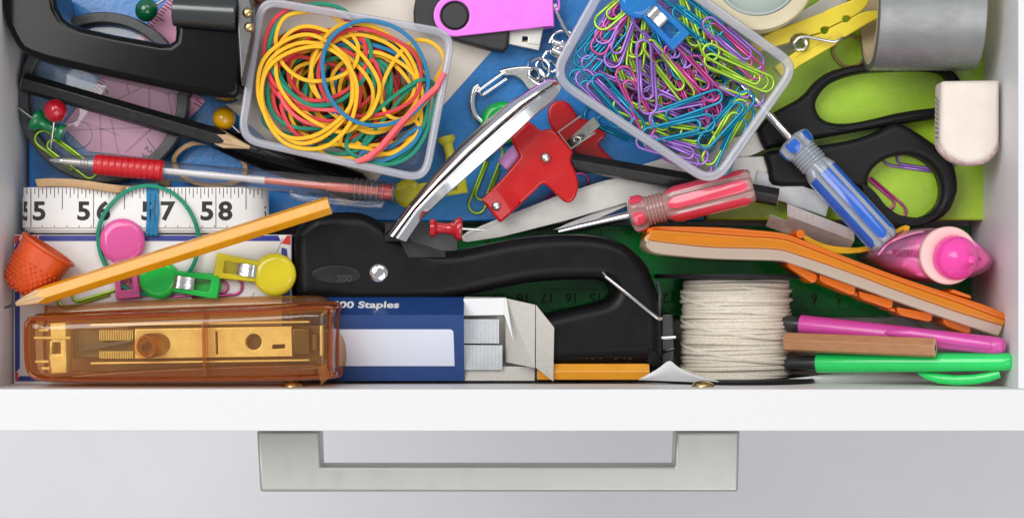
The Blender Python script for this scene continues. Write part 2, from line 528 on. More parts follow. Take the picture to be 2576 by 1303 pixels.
# ================================================================ magnifier
t = T('magnifying_glass', 'round black rimmed magnifying glass lying on the pink ruler', 'magnifier', -345, (258, 245), zb=-398)
t.p('rim', MB().ext(circ(258, 245, 215, 96), -398, -345, 4, 5, holes=[circ(258, 245, 187, 96)[::-1]]), darkgrey_pl)
lens = tp('lens_glass', 'FCFDFE', 'F6F8FC', .17, .03, .35)  # whitish body colour imitates the haze of a window reflected in the lens
lm = MB()
R = [[(x, y, -372 + 14 * (1 - (i / 8) ** 2)) for x, y in circ(258, 245, 186.6 * i / 8 + .2, 64)] for i in range(8, -1, -1)]
lm.loft(R, c0=False)
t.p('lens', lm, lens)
t.p('bifocal_spot', MB().ext(circ(193, 338, 36, 40), -366, -363.5, 1.5, holes=[circ(193, 338, 34.4, 40)[::-1]]), tp('lens_edge', 'C8C8D0', '9090A0', .25, .05))
hm = MB().sweep([(452, 318, -370), (520, 338, -368), (600, 366, -366), (700, 400, -364), (800, 436, -362), (900, 470, -362), (925, 480, -362)], 40, 30, 20, tap=[.55, .62, .85, 1, 1, .95, .6])
t.p('handle', hm, blackgloss)
# ================================================================ black tape dispenser, top left corner
t = T('tape_dispenser', 'glossy black tape dispenser with a deep notch and riveted end', 'tape dispenser', -130, (300, 120), zb=-395)
O = pts(A, -10, -90, -2, 60, 20, 160, 60, 240, 100, 310, 140, 355, 200, 388, 320, 430, 600, 497, 900, 562, 1250, 636, 1560, 684, 1640, 682, 1675, 650, 1688, 560, 1730, 300, 1752, 130, 1752, -90)
I = pts(A, 1222, -90, 1214, 100, 1225, 220, 1218, 275, 1185, 300, 1120, 298, 800, 240, 560, 188, 480, 158, 430, 122, 390, 50, 360, -90)
t.p('body', MB().ext(O + I, -395, -150, 17, 15, seg=6), blackgloss)
rm = MB().lathe((437, 26, -128), (598, 36, -128), [(0, 36), (2, 40), (156, 44), (160, 40)], 40)
rolled = mat('black_rolled_steel', (.07, .075, .075), .2, metal=.6, spec=.7, coat=.3)
t.p('rolled_edge', rm, rolled)
pm = MB().ext(pts(A, 1660, -90, 1740, -60, 1782, 60, 1778, 260, 1745, 420, 1700, 600, 1690, 560, 1668, 200), -300, -118, 5)
t.p('end_plate', pm, mat('dark_nickel', (.12, .12, .12), .28, metal=.9))
for x, y in (A(1742, 95), A(1754, 195)):
    t.p('rivet', MB().lathe((x, y, -119), (x, y, -100), [(0, 13), (3, 13), (7, 10), (9, 5), (9.2, 0)], 18, mod=lambda a, q: 1 if math.cos(a) > -2 else 1), brass)
# ================================================================ white and blue box
zb = -268
t = T('cardboard_box', 'white cardboard box with blue edges and red corners under the amber stapler', 'box', zb, (380, 770), zb=FL)
wbox = mat('white_printed_card', 'E9E6E2', .42, coat=.15, nz=(160, .02), bump=(14, .08))
bprint = mat('blue_print', '27348F', .4, coat=.15); rprint = mat('red_print', 'D8352C', .4, coat=.15)
t.p('carton', MB().ext(rquad([(34, 590), (733, 590), (733, 974), (34, 974)], 3), FL + 1, zb, 3), wbox)
pb = MB()
for P in ([(98, 592), (700, 592), (706, 606), (96, 606)], [(36, 622), (48, 600), (50, 608), (50, 925), (38, 938)], [(708, 622), (722, 626), (731, 740), (731, 940), (710, 940)], [(50, 945), (300, 948), (300, 958), (40, 958)]): pb.ext(P, zb + .2, zb + .7)
t.p('blue_border', pb, bprint)
pb = MB()
for P in ([(36, 592), (52, 592), (42, 612), (36, 614)], [(60, 592), (96, 592), (92, 606), (56, 600)], [(722, 592), (731, 592), (731, 616), (708, 612)], [(38, 938), (46, 934), (46, 956), (38, 956)]): pb.ext(P, zb + .25, zb + .8)
t.p('red_corner_print', pb, rprint)
pb = MB()
bar(pb, (711, 600), (697, 634), 1.6, zb + .2); bar(pb, (640, 735), (632, 752), 1.6, zb + .2)
t.p('flap_crease', pb, mat('crease_brown', '8C7A60', .7))
t.p('side_print', MB().quadslab((734, 594, zb - 4), (734, 970, zb - 4), (734, 970, -560), (734, 594, -560), -.7), mat('shaded_blue_print', '1B2566', .4))  # blue print darkened for the shadow on this side of the box
# ================================================================ amber stapler
zs = -40
t = T('amber_stapler', 'see-through amber stapler with gold metal inside, front left', 'stapler', zs, (460, 850), zb=-266)
amber = tp('amber_plastic', 'FFF2DA', 'FFA838', .09, .04, .9, .06, deep='EA9438')
amber_d = tp('deep_amber_plastic', 'FFF2DA', 'FFA848', .12, .06, .6, .05, deep='CC701E')
OL = pts(L, 160, 300, 185, 245, 235, 222, 700, 205, 1500, 172, 2000, 150, 2400, 128, 2530, 140, 2545, 180, 2530, 240, 2525, 600, 2552, 640, 2545, 680, 2400, 702, 1900, 718, 1000, 728, 500, 724, 290, 712, 200, 670, 165, 560)
OL = spl([(x - max(0, x - 700) * .075, y) for x, y in OL], 3)
def sag(x, y): return -12 * ((x - 400) / 420) ** 2
t.p('lower_shell', MB().ext(spl(pts(L, 222, 190, 290, 152, 800, 118, 1500, 90, 2200, 72, 2380, 84, 2440, 130, 2520, 160, 2540, 300, 2530, 660, 2300, 706, 1200, 716, 300, 705, 225, 640), 3), -262, -190, 20, 24, c0=False), amber_d)
# upper shell = open cap: walls and top with thickness
cap = MB().ext(OL, -185, zs, 38, 34, seg=10, c0=False)
t.p('top_shell', cap, amber)
ledge = MB().ext(inset(OL, -3), -196, -178, 6, holes=[inset(OL, 26)[::-1]])
t.p('shell_lip', ledge, amber_d)
edge = tp('amber_edge', 'F0A048', 'C4661A', .30, .06, .6, .06, deep='8A3C08')
ri = inset(OL, 9)
t.p('edge_line', MB().sweep([(x, y, zs - 5) for x, y in ri], 4.2, n=8, closed=True), edge)  # added tubes draw the shell's crisp dark and bright edge lines
ri2 = inset(OL, 1)
t.p('edge_line', MB().sweep([(x, y, -170) for x, y in ri2], 6.5, 10, n=8, closed=True), edge)
t.p('side_band', MB().ext(spl(pts(L, 480, 672, 900, 640, 1500, 610, 2300, 590, 2330, 640, 2200, 690, 1200, 712, 520, 705), 3), -182, -120, 6, c0=False), tp('red_brown_amber', 'F4C08C', 'B8602A', .24, .06, .4, .05, deep='8A3A10'))
t.p('side_band', MB().ext(spl(pts(L, 600, 232, 1400, 196, 2200, 160, 2440, 150, 2440, 182, 2200, 205, 1400, 232, 640, 250), 3), -182, -110, 6, c0=False), tp('red_brown_amber_top', 'FFDCA8', 'E89A48', .16, .06, .6, .08, deep='8A3A10'))
gz = -112
plate = MB().ext(pts(L, 970, 322, 2160, 302, 2165, 530, 970, 548), -150, gz, 3, holes=[circ(*L(1870, 420), 20.5, 28)[::-1], pts(L, 2012, 442, 2012, 474, 2108, 470, 2108, 438), pts(L, 1580, 345, 1586, 515, 1602, 515, 1596, 343)])
t.p('magazine_plate', plate, gold_m)
t.p('magazine_base', MB().box(*L(900, 300), -190, *L(2400, 560), -150.5), mat('dark_brown_steel', (.14, .09, .045), .4, metal=.8))
for q in ((630, 284, 2290, 262, 2290, 276, 630, 302), (632, 576, 2290, 552, 2290, 566, 632, 592)):
    t.p('rail', MB().ext(pts(L, *q), -175, -118, 1.5), gold_m)
t.p('staple_pusher', MB().ext(pts(L, 335, 278, 458, 272, 466, 655, 345, 660, 330, 520, 345, 420), -170, -96, 4, holes=[pts(L, 350, 424, 352, 510, 420, 508, 416, 422)]), gold_m)
for y, x0, x1 in ((330, 262, 330), (388, 222, 495), (567, 232, 330), (618, 280, 340)):
    a, b = L(x0, y), L(x1, y)
    t.p('prong', MB().sweep([(*a, -92), (*b, -92)], 3.6, n=8), gold_m)
sp = MB()
n_ = 20
for half in ((332, 410), (492, 548)):
    for i in range(n_):
        x = 695 + (955 - 695) * i / n_
        sp.box(*L(x, half[0]), -160, *L(x + 7, half[1]), -128)
t.p('spring_coil', sp, gold_m, kind='stuff')
t.p('follower', MB().ext(pts(L, 470, 325, 960, 345, 960, 545, 470, 548), -186, -165, 3), mat('smoky_brown_plastic', (.20, .15, .09), .35))
t.p('spring_guide', MB().quadslab((*L(530, 470), -150), (*L(950, 400), -130), (*L(950, 420), -130), (*L(530, 500), -150), 3), dark_metal)
bp_ = MB().lathe((*L(1085, 447), -62), (*L(1190, 437), -150), [(0, 28), (8, 31), (30, 31), (60, 30), (100, 29)], 32)
t.p('rear_post', bp_, tp('smoky_amber', 'F0D0A0', '9A6A30', .15, .05, .5, deep='6A4010'))
t.p('post_ring', MB().ext(circ(*L(1078, 452), 30, 36), -66, -56, 3, holes=[circ(*L(1078, 452), 22, 36)[::-1]]), amber_d)
t.p('post_core', MB().lathe((*L(1080, 450), -74), (*L(1080, 450), -60), [(0, 14), (6, 14), (7, 9), (3, 8)], 24), mat('grey_brown_rivet', (.16, .12, .08), .3, metal=.7))
t.p('cross_rib', MB().ext(pts(L, 1504, 205, 1522, 205, 1534, 672, 1512, 672), -150, zs - 6, 3), amber_d)
t.p('hinge_block', MB().ext(pts(L, 2165, 320, 2295, 316, 2300, 512, 2165, 520), -160, -108, 4), mat('dark_bronze', (.12, .08, .035), .3, metal=.8))
t.p('hinge_pin', MB().sweep([(*L(2335, 365), -110), (*L(2335, 480), -110)], 10, n=14), mat('bronze_pin', (.2, .13, .06), .25, metal=.9))
t.p('hinge_strap', MB().ext(pts(L, 2378, 296, 2394, 296, 2394, 524, 2378, 524), -160, -90, 2), gold_m)
# ================================================================ blue staples box
zb = -255
t = T('staples_box', 'blue cardboard box of staples with a white label and open end', 'box', zb, (1000, 850), zb=-480)
t.e.location.z += 85 * S
navy = mat('navy_printed_card', '1C407C', .4, coat=.2, nz=(60, .05), bump=(12, .06))
x0, x1 = 770, 1168
ya, yb_, yc, yd = (747, -338), (790, zb), (957, -341), (914, -424)
t.p('carton', MB().loft([[(x0, *ya), (x0, *yb_), (x0, *yc), (x0, *yd)], [(x1, *ya), (x1, *yb_), (x1, *yc), (x1, *yd)]]), navy, smooth=0)
def onB(x, y): return (x, y, zb + (y - 790) / (957 - 790) * (-341 - zb) + .8)
lab = rquad([(780, 826), (1142, 826), (1144, 919), (780, 919)], [0, 10, 0, 0])
lb = MB(); lb.loft([[onB(x, y) for x, y in lab], [(a, b, c + .5) for a, b, c in (onB(x, y) for x, y in lab)]])
t.p('label', lb, mat('label_white', 'DEE2EE', .45, nz=(80, .02)))
tl = math.atan2(zb + 338, 43)
text(t, '500 Staples', 838, 772.5, -338 + (772.5 - 747) / 43 * 83 + 1.5, 46, white_print, bold=1.3, sx=.80, tilt=-1.09, name='lettering')
gcard = mat('grey_board', 'C2BEB6', .75, nz=(9, .07), bump=(5, .2))
t.p('tray', MB().ext(pts(G, 74, 1165, 445, 1165, 445, 1240, 74, 1240), -400, -345, .8), gcard)
t.p('tray_wall', MB().quadslab((*G(74, 800), -330), (*G(292, 803), -330), (*G(292, 1150), -400), (*G(74, 1150), -400), -4), gcard)
t.p('inner_flap', MB().ext(pts(G, 70, 806, 290, 803, 286, 892, 70, 895), -322, -318, .6), paper_w)
t.p('inner_flap', MB().quadslab((*G(286, 804), -316), (*G(296, 804), -316), (*G(330, 1022), -300), (*G(284, 890), -316), 1.6), paper_w)
t.p('end_flap', MB().quadslab((*G(292, 804), -330), (*G(448, 838), -305), (*G(446, 1168), -310), (*G(294, 1142), -360), 2.5), gcard)
t.p('end_flap', MB().quadslab((*G(450, 838), -304), (*G(546, 958), -312), (*G(541, 1240), -318), (*G(450, 1168), -309), 2.5), gcard)
def slats(quad, n, th, fill=.8):
    a0, a1, b0, b1 = [V(q) for q in quad]
    mb = MB()
    for i in range(n):
        u, w = i / n, (i + fill) / n
        mb.quadslab(a0.lerp(a1, u), a0.lerp(a1, w), b0.lerp(b1, w), b0.lerp(b1, u), th)
    return mb
def stick(name, label, zr, quad, n, sides=(), up=0):
    t = T(name, label, 'staples', zr, (quad[0][0], quad[0][1]), group='strips of staples', zb=min(q[2] for q in quad) - 10)
    if up: t.e.location.z += up * S
    t.p('crowns', slats(quad, n, -3), staple_m, kind='stuff', smooth=0)
    a0, a1, b0, b1 = quad
    d = V((0, 0, -3.5))
    t.p('core', MB().quadslab(V(a0) + d, V(a1) + d, V(b1) + d, V(b0) + d, -6), dark_metal)
    for q in sides: t.p('legs', slats(q, n, -2), staple_m, kind='stuff', smooth=0)
    return t
stick('staple_strip', 'upper silver strip of staples in the mouth of the blue box', -322, [(*G(76, 912), -326), (*G(258, 912), -326), (*G(76, 1038), -330), (*G(258, 1038), -330)], 26, up=85)
stick('staple_strip', 'lower silver strip of staples in the mouth of the blue box', -322, [(*G(76, 1046), -328), (*G(275, 1048), -328), (*G(76, 1176), -334), (*G(275, 1176), -334)], 28, up=85)
# ================================================================ staple gun
t = T('staple_gun', 'big black staple gun with a raised chrome lever', 'staple gun', -215, (1200, 700), zb=-560)
t.e.location.z -= 30 * S
P = pts(F, 330, 720, 318, 560, 312, 420, 322, 355, 350, 318, 420, 262, 470, 240, 640, 232, 725, 240, 790, 268, 880, 325, 1000, 400, 1090, 440, 1180, 462)
P += pts(G, 40, 548, 200, 515, 400, 480, 580, 466, 750, 470, 880, 498, 980, 560, 1045, 635, 1075, 710, 1108, 800, 1120, 900, 1122, 1100, 1108, 1170, 1080, 1208, 1056, 1204, 1046, 1150, 1000, 1144, 900, 1142, 470, 1142, 470, 925, 540, 888, 700, 850, 820, 822, 862, 785, 862, 748, 830, 718, 760, 706, 600, 708, 400, 725, 180, 770)
P += pts(F, 1250, 752, 1100, 765, 700, 765, 400, 755)
t.p('body', MB().ext(spl(P, 3), -520, -215, 34, 32, seg=6), black_pl)
t.p('oval_badge', MB().ext(circ(*F(575, 605), 62, 40, 23), -216, -212.6, 2), mat('black_badge', (.008, .008, .009), .25))
text(t, '200', 843, 708, -212.3, 24, mat('dark_grey_print', (.016, .016, .017), .5), bold=.6, sx=1.15)
t.p('pivot_screw', MB().lathe((951, 686, -216), (951, 686, -200), [(0, 23), (3, 23), (6, 20), (8, 12), (8.6, 0)], 28), chrome)
t.p('lever_slot', MB().ext(pts(F, 880, 300, 1000, 400, 1225, 470, 1225, 505, 1000, 505, 960, 420), -300, -212, 2), black_hole)
w1 = pts(G, 806, 668, 822, 690, 960, 800, 1098, 912, 1116, 914)
t.p('wire_latch', MB().sweep([(*w1[0], -222)] + [(*q, -206) for q in w1[1:-1]] + [(*w1[-1], -222)], 5.2, n=10), wire_m)
w2 = pts(G, 1085, 712, 1105, 725, 1115, 780, 1108, 900)
t.p('wire_latch', MB().sweep([(*q, -235) for q in w2], 4.5, n=8), dark_metal)
t.p('front_latch', MB().ext(pts(G, 1128, 892, 1190, 890, 1198, 1000, 1198, 1150, 1128, 1160), -480, -290, 5), dark_metal)
t.p('latch_bolt', MB().sweep([(*G(1130, 1020), -282), (*G(1205, 1016), -282)], 6.5, n=12), chrome)
t.p('latch_hook', MB().sweep([(*q, -275) for q in spl([(*q, ) for q in pts(G, 1195, 1080, 1160, 1088, 1120, 1110, 1102, 1150, 1108, 1200)], 4, False)], 4, 9, 8), chrome)
t.p('moulded_seam', MB().sweep([(*q, -214.5) for q in pts(F, 985, 725, 1120, 655, 1265, 590)], 1.2, n=6), black_soft)
mk = MB()
for i, x in enumerate((650, 715, 745, 760, 790, 868, 885, 915, 945)):
    mk.box(*G(x, 1118), -216, *G(x + (40 if i == 0 else 14), 1121 + (i % 3) * 5), -213.5)
t.p('moulded_marks', mk, black_soft)
# chrome lever: profile across (upper-left to lower-right), lofted base to tip
ax0, ax1 = V((997, 596)), V((1402, 206))
axd = (ax1 - ax0).normalized(); nrm = V((-axd.y, axd.x))
if nrm.y < 0: nrm = -nrm
edges_u = [V(q) for q in [(968, 588), (1030, 510), (1090, 438), (1155, 365), (1225, 300), (1290, 249), (1345, 216), (1378, 199), (1396, 200)]]
edges_l = [V(q) for q in [(1022, 608), (1062, 547), (1128, 485), (1215, 408), (1284, 347), (1345, 290), (1390, 254), (1409, 232), (1412, 218)]]
R = []
prof = [(0, -26), (.02, -8), (.1, 2), (.18, 10), (.28, 15), (.38, 14), (.46, 8), (.5, 2), (.53, -3), (.56, -4), (.59, -3), (.97, -15), (1, -24), (1, -34), (.9, -34), (.1, -34)]
for i, (a, b) in enumerate(zip(edges_u, edges_l)):
    f = i / (len(edges_u) - 1)
    z = -168 + 100 * f
    q = .6 if i == 8 else (.7 if i == 7 else 1)
    cf = kz(z - 30) / kz(-215)
    a, b = V((CX + (a.x - CX) * cf, CY + (a.y - CY) * cf)), V((CX + (b.x - CX) * cf, CY + (b.y - CY) * cf))
    R.append([(*a.lerp(b, u), z + h * q) for u, h in prof])
RR = []
for i in range(len(R) - 1):
    for j in range(4):
        RR.append([tuple(V(p).lerp(V(q), j / 4)) for p, q in zip(R[i], R[i + 1])])
RR.append(R[-1])
t.p('lever', MB().loft(RR), mat('lever_chrome', (.80, .80, .82), .13, metal=1, rn=.3, nz=(60, .06)), smooth=28)
t.p('lever_pin', MB().box(968, 560, -230, 1030, 606, -196), black_hole)
# ================================================================ tubs
tubm = tp('milky_tub_plastic', 'FAFAFB', 'F0F0F2', .26, .22, .3, .05, trl=.3)
def tub(label, Qd, r, zt, zbm, lip, draft, cat='tub'):
    t = T('plastic_tub', label, cat, zt, (sum(q[0] for q in Qd) / 4, sum(q[1] for q in Qd) / 4), group='milky plastic tubs', zb=zbm)
    O = rquad(Qd, r, 8)
    def rg(d, z): return [(x, y, z) for x, y in inset(O, d)]
    # rolled rim
    R = [rg(7, zt - 16), rg(1, zt - 14), rg(0, zt - 6), rg(2.5, zt - 1.5), rg(7, zt), rg(lip - 7, zt - 1), rg(lip - 1, zt - 5), rg(lip, zt - 14), rg(lip - 5, zt - 15)]
    t.p('rim', MB().loft(R, loop=True), tp('milky_rim_plastic', 'F0F0F4', 'DCDCE4', .45, .2, .3, .06, trl=.2))
    R = [rg(lip - 4, zt - 12), rg(lip + draft * .5, (zt + zbm) / 2), rg(lip + draft - 6, zbm + 18), rg(lip + draft, zbm + 8), rg(lip + draft + 12, zbm + 3)]
    t.p('wall', MB().loft(R, c0=False, c1=True), tubm)
    return t, inset(O, lip + 6), inset(O, lip + draft + 4)
C1 = [(648, -12), (1150, 76), (1077, 464), (593, 357)]
t1, in1, fl1 = tub('milky plastic tub full of coloured rubber bands', C1, [60, 62, 62, 62], -170, -362, 21, 18)
C2 = [(1569, -154), (2019, 163), (1798, 479), (1374, 197)]
t2, in2, fl2 = tub('milky plastic tub full of coloured paper clips', C2, [60, 60, 70, 72], -170, -372, 24, 20)
# ================================================================ rubber bands
def inside(p, P):
    c = False
    for i in range(len(P)):
        a, b = P[i - 1], P[i]
        if (a[1] > p[1]) != (b[1] > p[1]) and p[0] < (b[0] - a[0]) * (p[1] - a[1]) / (b[1] - a[1]) + a[0]: c = not c
    return c
RBG = 'rubber bands heaped in the tub'
def band(path, m, label, zr=-185, w=4.9, h=5.3, grp=RBG, name='rubber_band'):
    return solo(name, label, 'rubber band', zr, MB().sweep(path, w, h, closed=True, sq=True, rnd_=.22), m, grp, smooth=32)
def loop3(P2, z0, amp, ph, n=5):
    q = spl(P2, n)
    m = len(q)
    return [(x, y, z0 + amp * math.sin(2 * math.pi * i / m + ph) + amp * .4 * math.sin(4 * math.pi * i / m + ph * 2)) for i, (x, y) in enumerate(q)]
traced = [
 (yel_r, -164, 4, 'front yellow band, the lowest reaching ring on top of the band heap', (560, 330, 720, 400, 820, 550, 832, 700, 780, 880, 640, 1020, 480, 1048, 320, 1000, 210, 860, 166, 680, 200, 500, 340, 380)),
 (yel_r, -168, 4, 'yellow band at the far left of the heap, hugging the tub wall', (490, 245, 650, 315, 770, 430, 806, 600, 790, 740, 700, 850, 560, 945, 420, 975, 300, 940, 200, 830, 140, 650, 170, 440, 310, 300)),
 (yel_r, -173, 4, 'yellow band between two other yellow rings at the left of the heap', (490, 300, 650, 345, 760, 450, 800, 600, 770, 790, 620, 950, 440, 1010, 290, 930, 190, 780, 165, 600, 220, 430, 350, 330)),
 (yel_r, -178, 5, 'wide yellow band crossing the middle of the heap under the blue ring', (500, 185, 690, 250, 850, 370, 960, 520, 990, 640, 940, 780, 880, 840, 740, 930, 560, 870, 400, 760, 290, 610, 262, 470, 280, 330, 370, 220)),
 (blue_r, -158, 4, 'blue band ring on top of the heap of rubber bands', (900, 152, 1080, 190, 1230, 300, 1320, 480, 1328, 640, 1260, 770, 1120, 856, 960, 886, 800, 845, 680, 740, 612, 600, 598, 420, 650, 280, 760, 190)),
 (yel_r, -186, 7, 'yellow band curling round inside the blue ring', (760, 170, 950, 190, 1110, 290, 1220, 430, 1265, 600, 1220, 760, 1080, 890, 930, 930, 780, 870, 640, 780, 540, 640, 510, 480, 560, 340, 650, 220)),
 (yel_r, -194, 6, 'yellow band from the tub centre to the right with its edge under the blue', (820, 240, 1020, 290, 1160, 400, 1235, 560, 1200, 700, 1050, 800, 880, 830, 720, 800, 560, 680, 500, 560, 540, 420, 660, 300)),
 (red_r, -184, 7, 'red band arching just inside the right of the blue ring', (740, 225, 900, 208, 1100, 280, 1240, 385, 1282, 520, 1240, 680, 1100, 770, 930, 810, 760, 800, 620, 700, 560, 520, 620, 330)),
 (red_r, -190, 5, 'red band looping up at the top left of the heap', (180, 400, 192, 250, 262, 120, 400, 45, 560, 50, 720, 115, 850, 220, 890, 360, 870, 500, 770, 620, 600, 700, 420, 690, 270, 610, 205, 500)),
 (teal_r, -188, 6, 'green band rising over the top wall of the tub of bands', (212, 330, 262, 180, 380, 85, 520, 28, 680, 42, 790, 110, 850, 200, 925, 330, 905, 500, 820, 620, 680, 720, 500, 735, 330, 620, 232, 480)),
 (yel_r, -184, 5, 'yellow band with a squared bend at the top left of the heap', (262, 320, 280, 190, 350, 105, 500, 82, 640, 100, 760, 200, 840, 330, 800, 480, 640, 560, 460, 560, 320, 460)),
 (yel_r, -188, 5, 'yellow band poking out into the top right corner of the tub', (1210, 295, 1320, 285, 1410, 345, 1440, 440, 1385, 560, 1325, 700, 1180, 830, 1040, 800, 1000, 640, 1080, 440)),
 (teal_r, -186, 4, 'green band along the right wall of the tub of bands', (1385, 620, 1345, 860, 1240, 1060, 1080, 1150, 900, 1130, 760, 1040, 800, 900, 960, 780, 1140, 640, 1290, 560)),
 (teal_r, -196, 5, 'green band beside another green one at the lower right of the heap', (1330, 560, 1320, 800, 1240, 1000, 1100, 1120, 960, 1150, 860, 1100, 900, 960, 1050, 800, 1180, 640)),
 (blue_r, -190, 4, 'blue band along the lower right wall of the tub', (1280, 900, 1230, 1000, 1120, 1080, 1000, 1130, 900, 1120, 860, 1070, 960, 1060, 1100, 1010, 1200, 930)),
 (yel_r, -192, 5, 'yellow band sweeping along the bottom of the heap', (1270, 900, 1200, 990, 1060, 1080, 900, 1040, 720, 1010, 760, 900, 900, 880, 1060, 860, 1200, 820)),
 (yel_r, -196, 5, 'yellow band along the bottom wall under the coral strip', (1240, 960, 1100, 1060, 940, 1090, 760, 1110, 620, 1090, 560, 1030, 700, 1010, 900, 1020, 1080, 1000)),
 (teal_r, -198, 5, 'green band at the bottom left of the heap under the yellow rings', (240, 480, 200, 640, 230, 780, 330, 870, 480, 900, 640, 880, 720, 800, 600, 740, 430, 700, 330, 600)),
 (teal_r, -200, 5, 'green band along the bottom wall, ending under the coral strip', (480, 1050, 620, 1070, 780, 1070, 900, 1000, 960, 900, 860, 860, 680, 960)),
 (red_r, -198, 6, 'red band showing low between the yellow rings at the left', (215, 540, 270, 660, 380, 730, 520, 765, 660, 740, 780, 640, 850, 500, 800, 380, 640, 330, 460, 340, 320, 420)),
 (coral_r, -196, 6, 'pale red band along the lower left of the heap', (285, 640, 340, 760, 460, 850, 600, 880, 740, 850, 700, 780, 540, 760, 400, 700)),
 (red_r, -200, 6, 'red band down the lower middle of the heap', (300, 720, 350, 880, 470, 980, 640, 990, 820, 950, 950, 860, 1010, 720, 1000, 560, 940, 420, 860, 520, 840, 720, 700, 840, 500, 820)),
]
def zone(x, y, cx, cy, tx, ty):
    h_ = 'left' if x < cx - tx else ('right' if x > cx + tx else '')
    v_ = 'upper' if y < cy - ty else ('lower' if y > cy + ty else '')
    return ('towards the ' + (v_ + ' ' + h_).strip() + ' of the tub') if h_ or v_ else 'at the middle of the tub'
for m_, z_, a_, lab_, q_ in traced:
    band(loop3(pts(B, *q_), z_ - 8, a_, q_[0] * .01), m_, lab_)
# coral strip seen edge-on
cp = pts(B, 1440, 518, 1390, 618, 1285, 715, 1130, 878, 1000, 1032, 905, 1110, 835, 1134)
cpath = [(x, y, -166) for x, y in cp] + [(x + 5, y + 1, -182) for x, y in cp[::-1]]
band(cpath, coral_r, 'coral red band stretched as a strip across the lower right of the heap', w=6, h=4)
cmat = {'yellow': yel_r, 'red': red_r, 'green': teal_r, 'blue': blue_r}
for i in range(62):
    cl = ('yellow', 'yellow', 'red', 'green', 'yellow', 'red', 'green', 'yellow', 'red', 'yellow', 'green', 'blue')[i % 12]
    for _ in range(200):
        cx, cy = rnd.uniform(680, 1050), rnd.uniform(70, 400)
        ra, rb_ = rnd.uniform(96, 145), rnd.uniform(80, 130)
        P_ = circ(cx, cy, ra, 10, rb_, rnd.uniform(0, 3.1))
        P_ = [(x + rnd.uniform(-9, 9), y + rnd.uniform(-9, 9)) for x, y in P_]
        if all(inside(q, fl1) for q in P_): break
    else: continue
    z = -345 + 140 * i / 62
    band(loop3(P_, z, 9, rnd.uniform(0, 6)), cmat[cl], cl + ' band deep in the heap below the top rings, ' + zone(cx, cy, 868, 226, 75, 75))
# ================================================================ paper clips
def clip_path(Ln, Wd, half=False):
    """wire of a paper clip lying along +x, outer bend at x = Ln"""
    r1, r2, r3 = Wd / 2, Wd * .41, Wd * .33
    p = []
    def arc(cx, cy, r, a0, a1, n=7):
        for i in range(n + 1):
            a = math.radians(a0 + (a1 - a0) * i / n)
            p.append((cx + r * math.cos(a), cy + r * math.sin(a)))
    p.append((Ln * .30, r1 - Wd * .02))
    arc(Ln - r1, 0, r1, 90, -90)
    c2 = -r1 + r2
    arc(r2, c2, r2, 270, 90)
    c3 = c2 + r2 - r3
    arc(Ln * .80 - r3, c3, r3, 90, -90)
    p.append((Ln * .26, c3 - r3))
    return p
CL, CW = 186.0, 43.0
def clip_mesh():
    k = kz(-200)
    P = clip_path(CL, CW)
    m = MB().sweep([(x - CL / 2, y, 1.2 * math.sin(i * .6)) for i, (x, y) in enumerate(P)], 3.6, n=8)
    me = bpy.data.meshes.new('paper_clip')
    me.from_pydata([(x * S * k, y * S * k, z * S) for x, y, z in m.v], [], m.f)
    me.polygons.foreach_set('use_smooth', [True] * len(me.polygons))
    return me
clip_mats = {n_: mat(n_ + '_clip_wire', c_, .24, metal=.5, spec=.7, rn=.1) for n_, c_ in (('purple', 'A276CC'), ('teal', '1490B4'), ('lime', 'AAD444'), ('magenta', 'CC5098'))}
base_clip = clip_mesh()
clip_me = {}
for n_, m_ in clip_mats.items():
    c_ = base_clip.copy(); c_.materials.append(m_); c_.name = n_ + '_paper_clip'
    clip_me[n_] = c_
PCG = 'paper clips heaped in the tub'
def clip(colr, a, b, z, label, zr=-200, dz=0.0, group=PCG, flip=False, roll=0.0, L_=None):
    """b = outer bend end, a = towards the other end"""
    a, b = V(a), V(b)
    d = (b - a).normalized()
    k = kz(zr)
    c = b - d * CL / 2
    o = bpy.data.objects.new('paper_clip', clip_me[colr])
    COL.objects.link(o)
    X = V((d.x, -d.y, dz)).normalized()
    Y = V((0, 0, 1)).cross(X).normalized()
    Zv = X.cross(Y)
    if flip: Y, Zv = -Y, -Zv
    M = Matrix((X, Y, Zv)).transposed().to_4x4() @ Matrix.Rotation(roll, 4, 'X')
    M.translation = W(c.x, c.y, z, k)
    o.matrix_world = M
    return tag(o, label, 'paper clip', group)
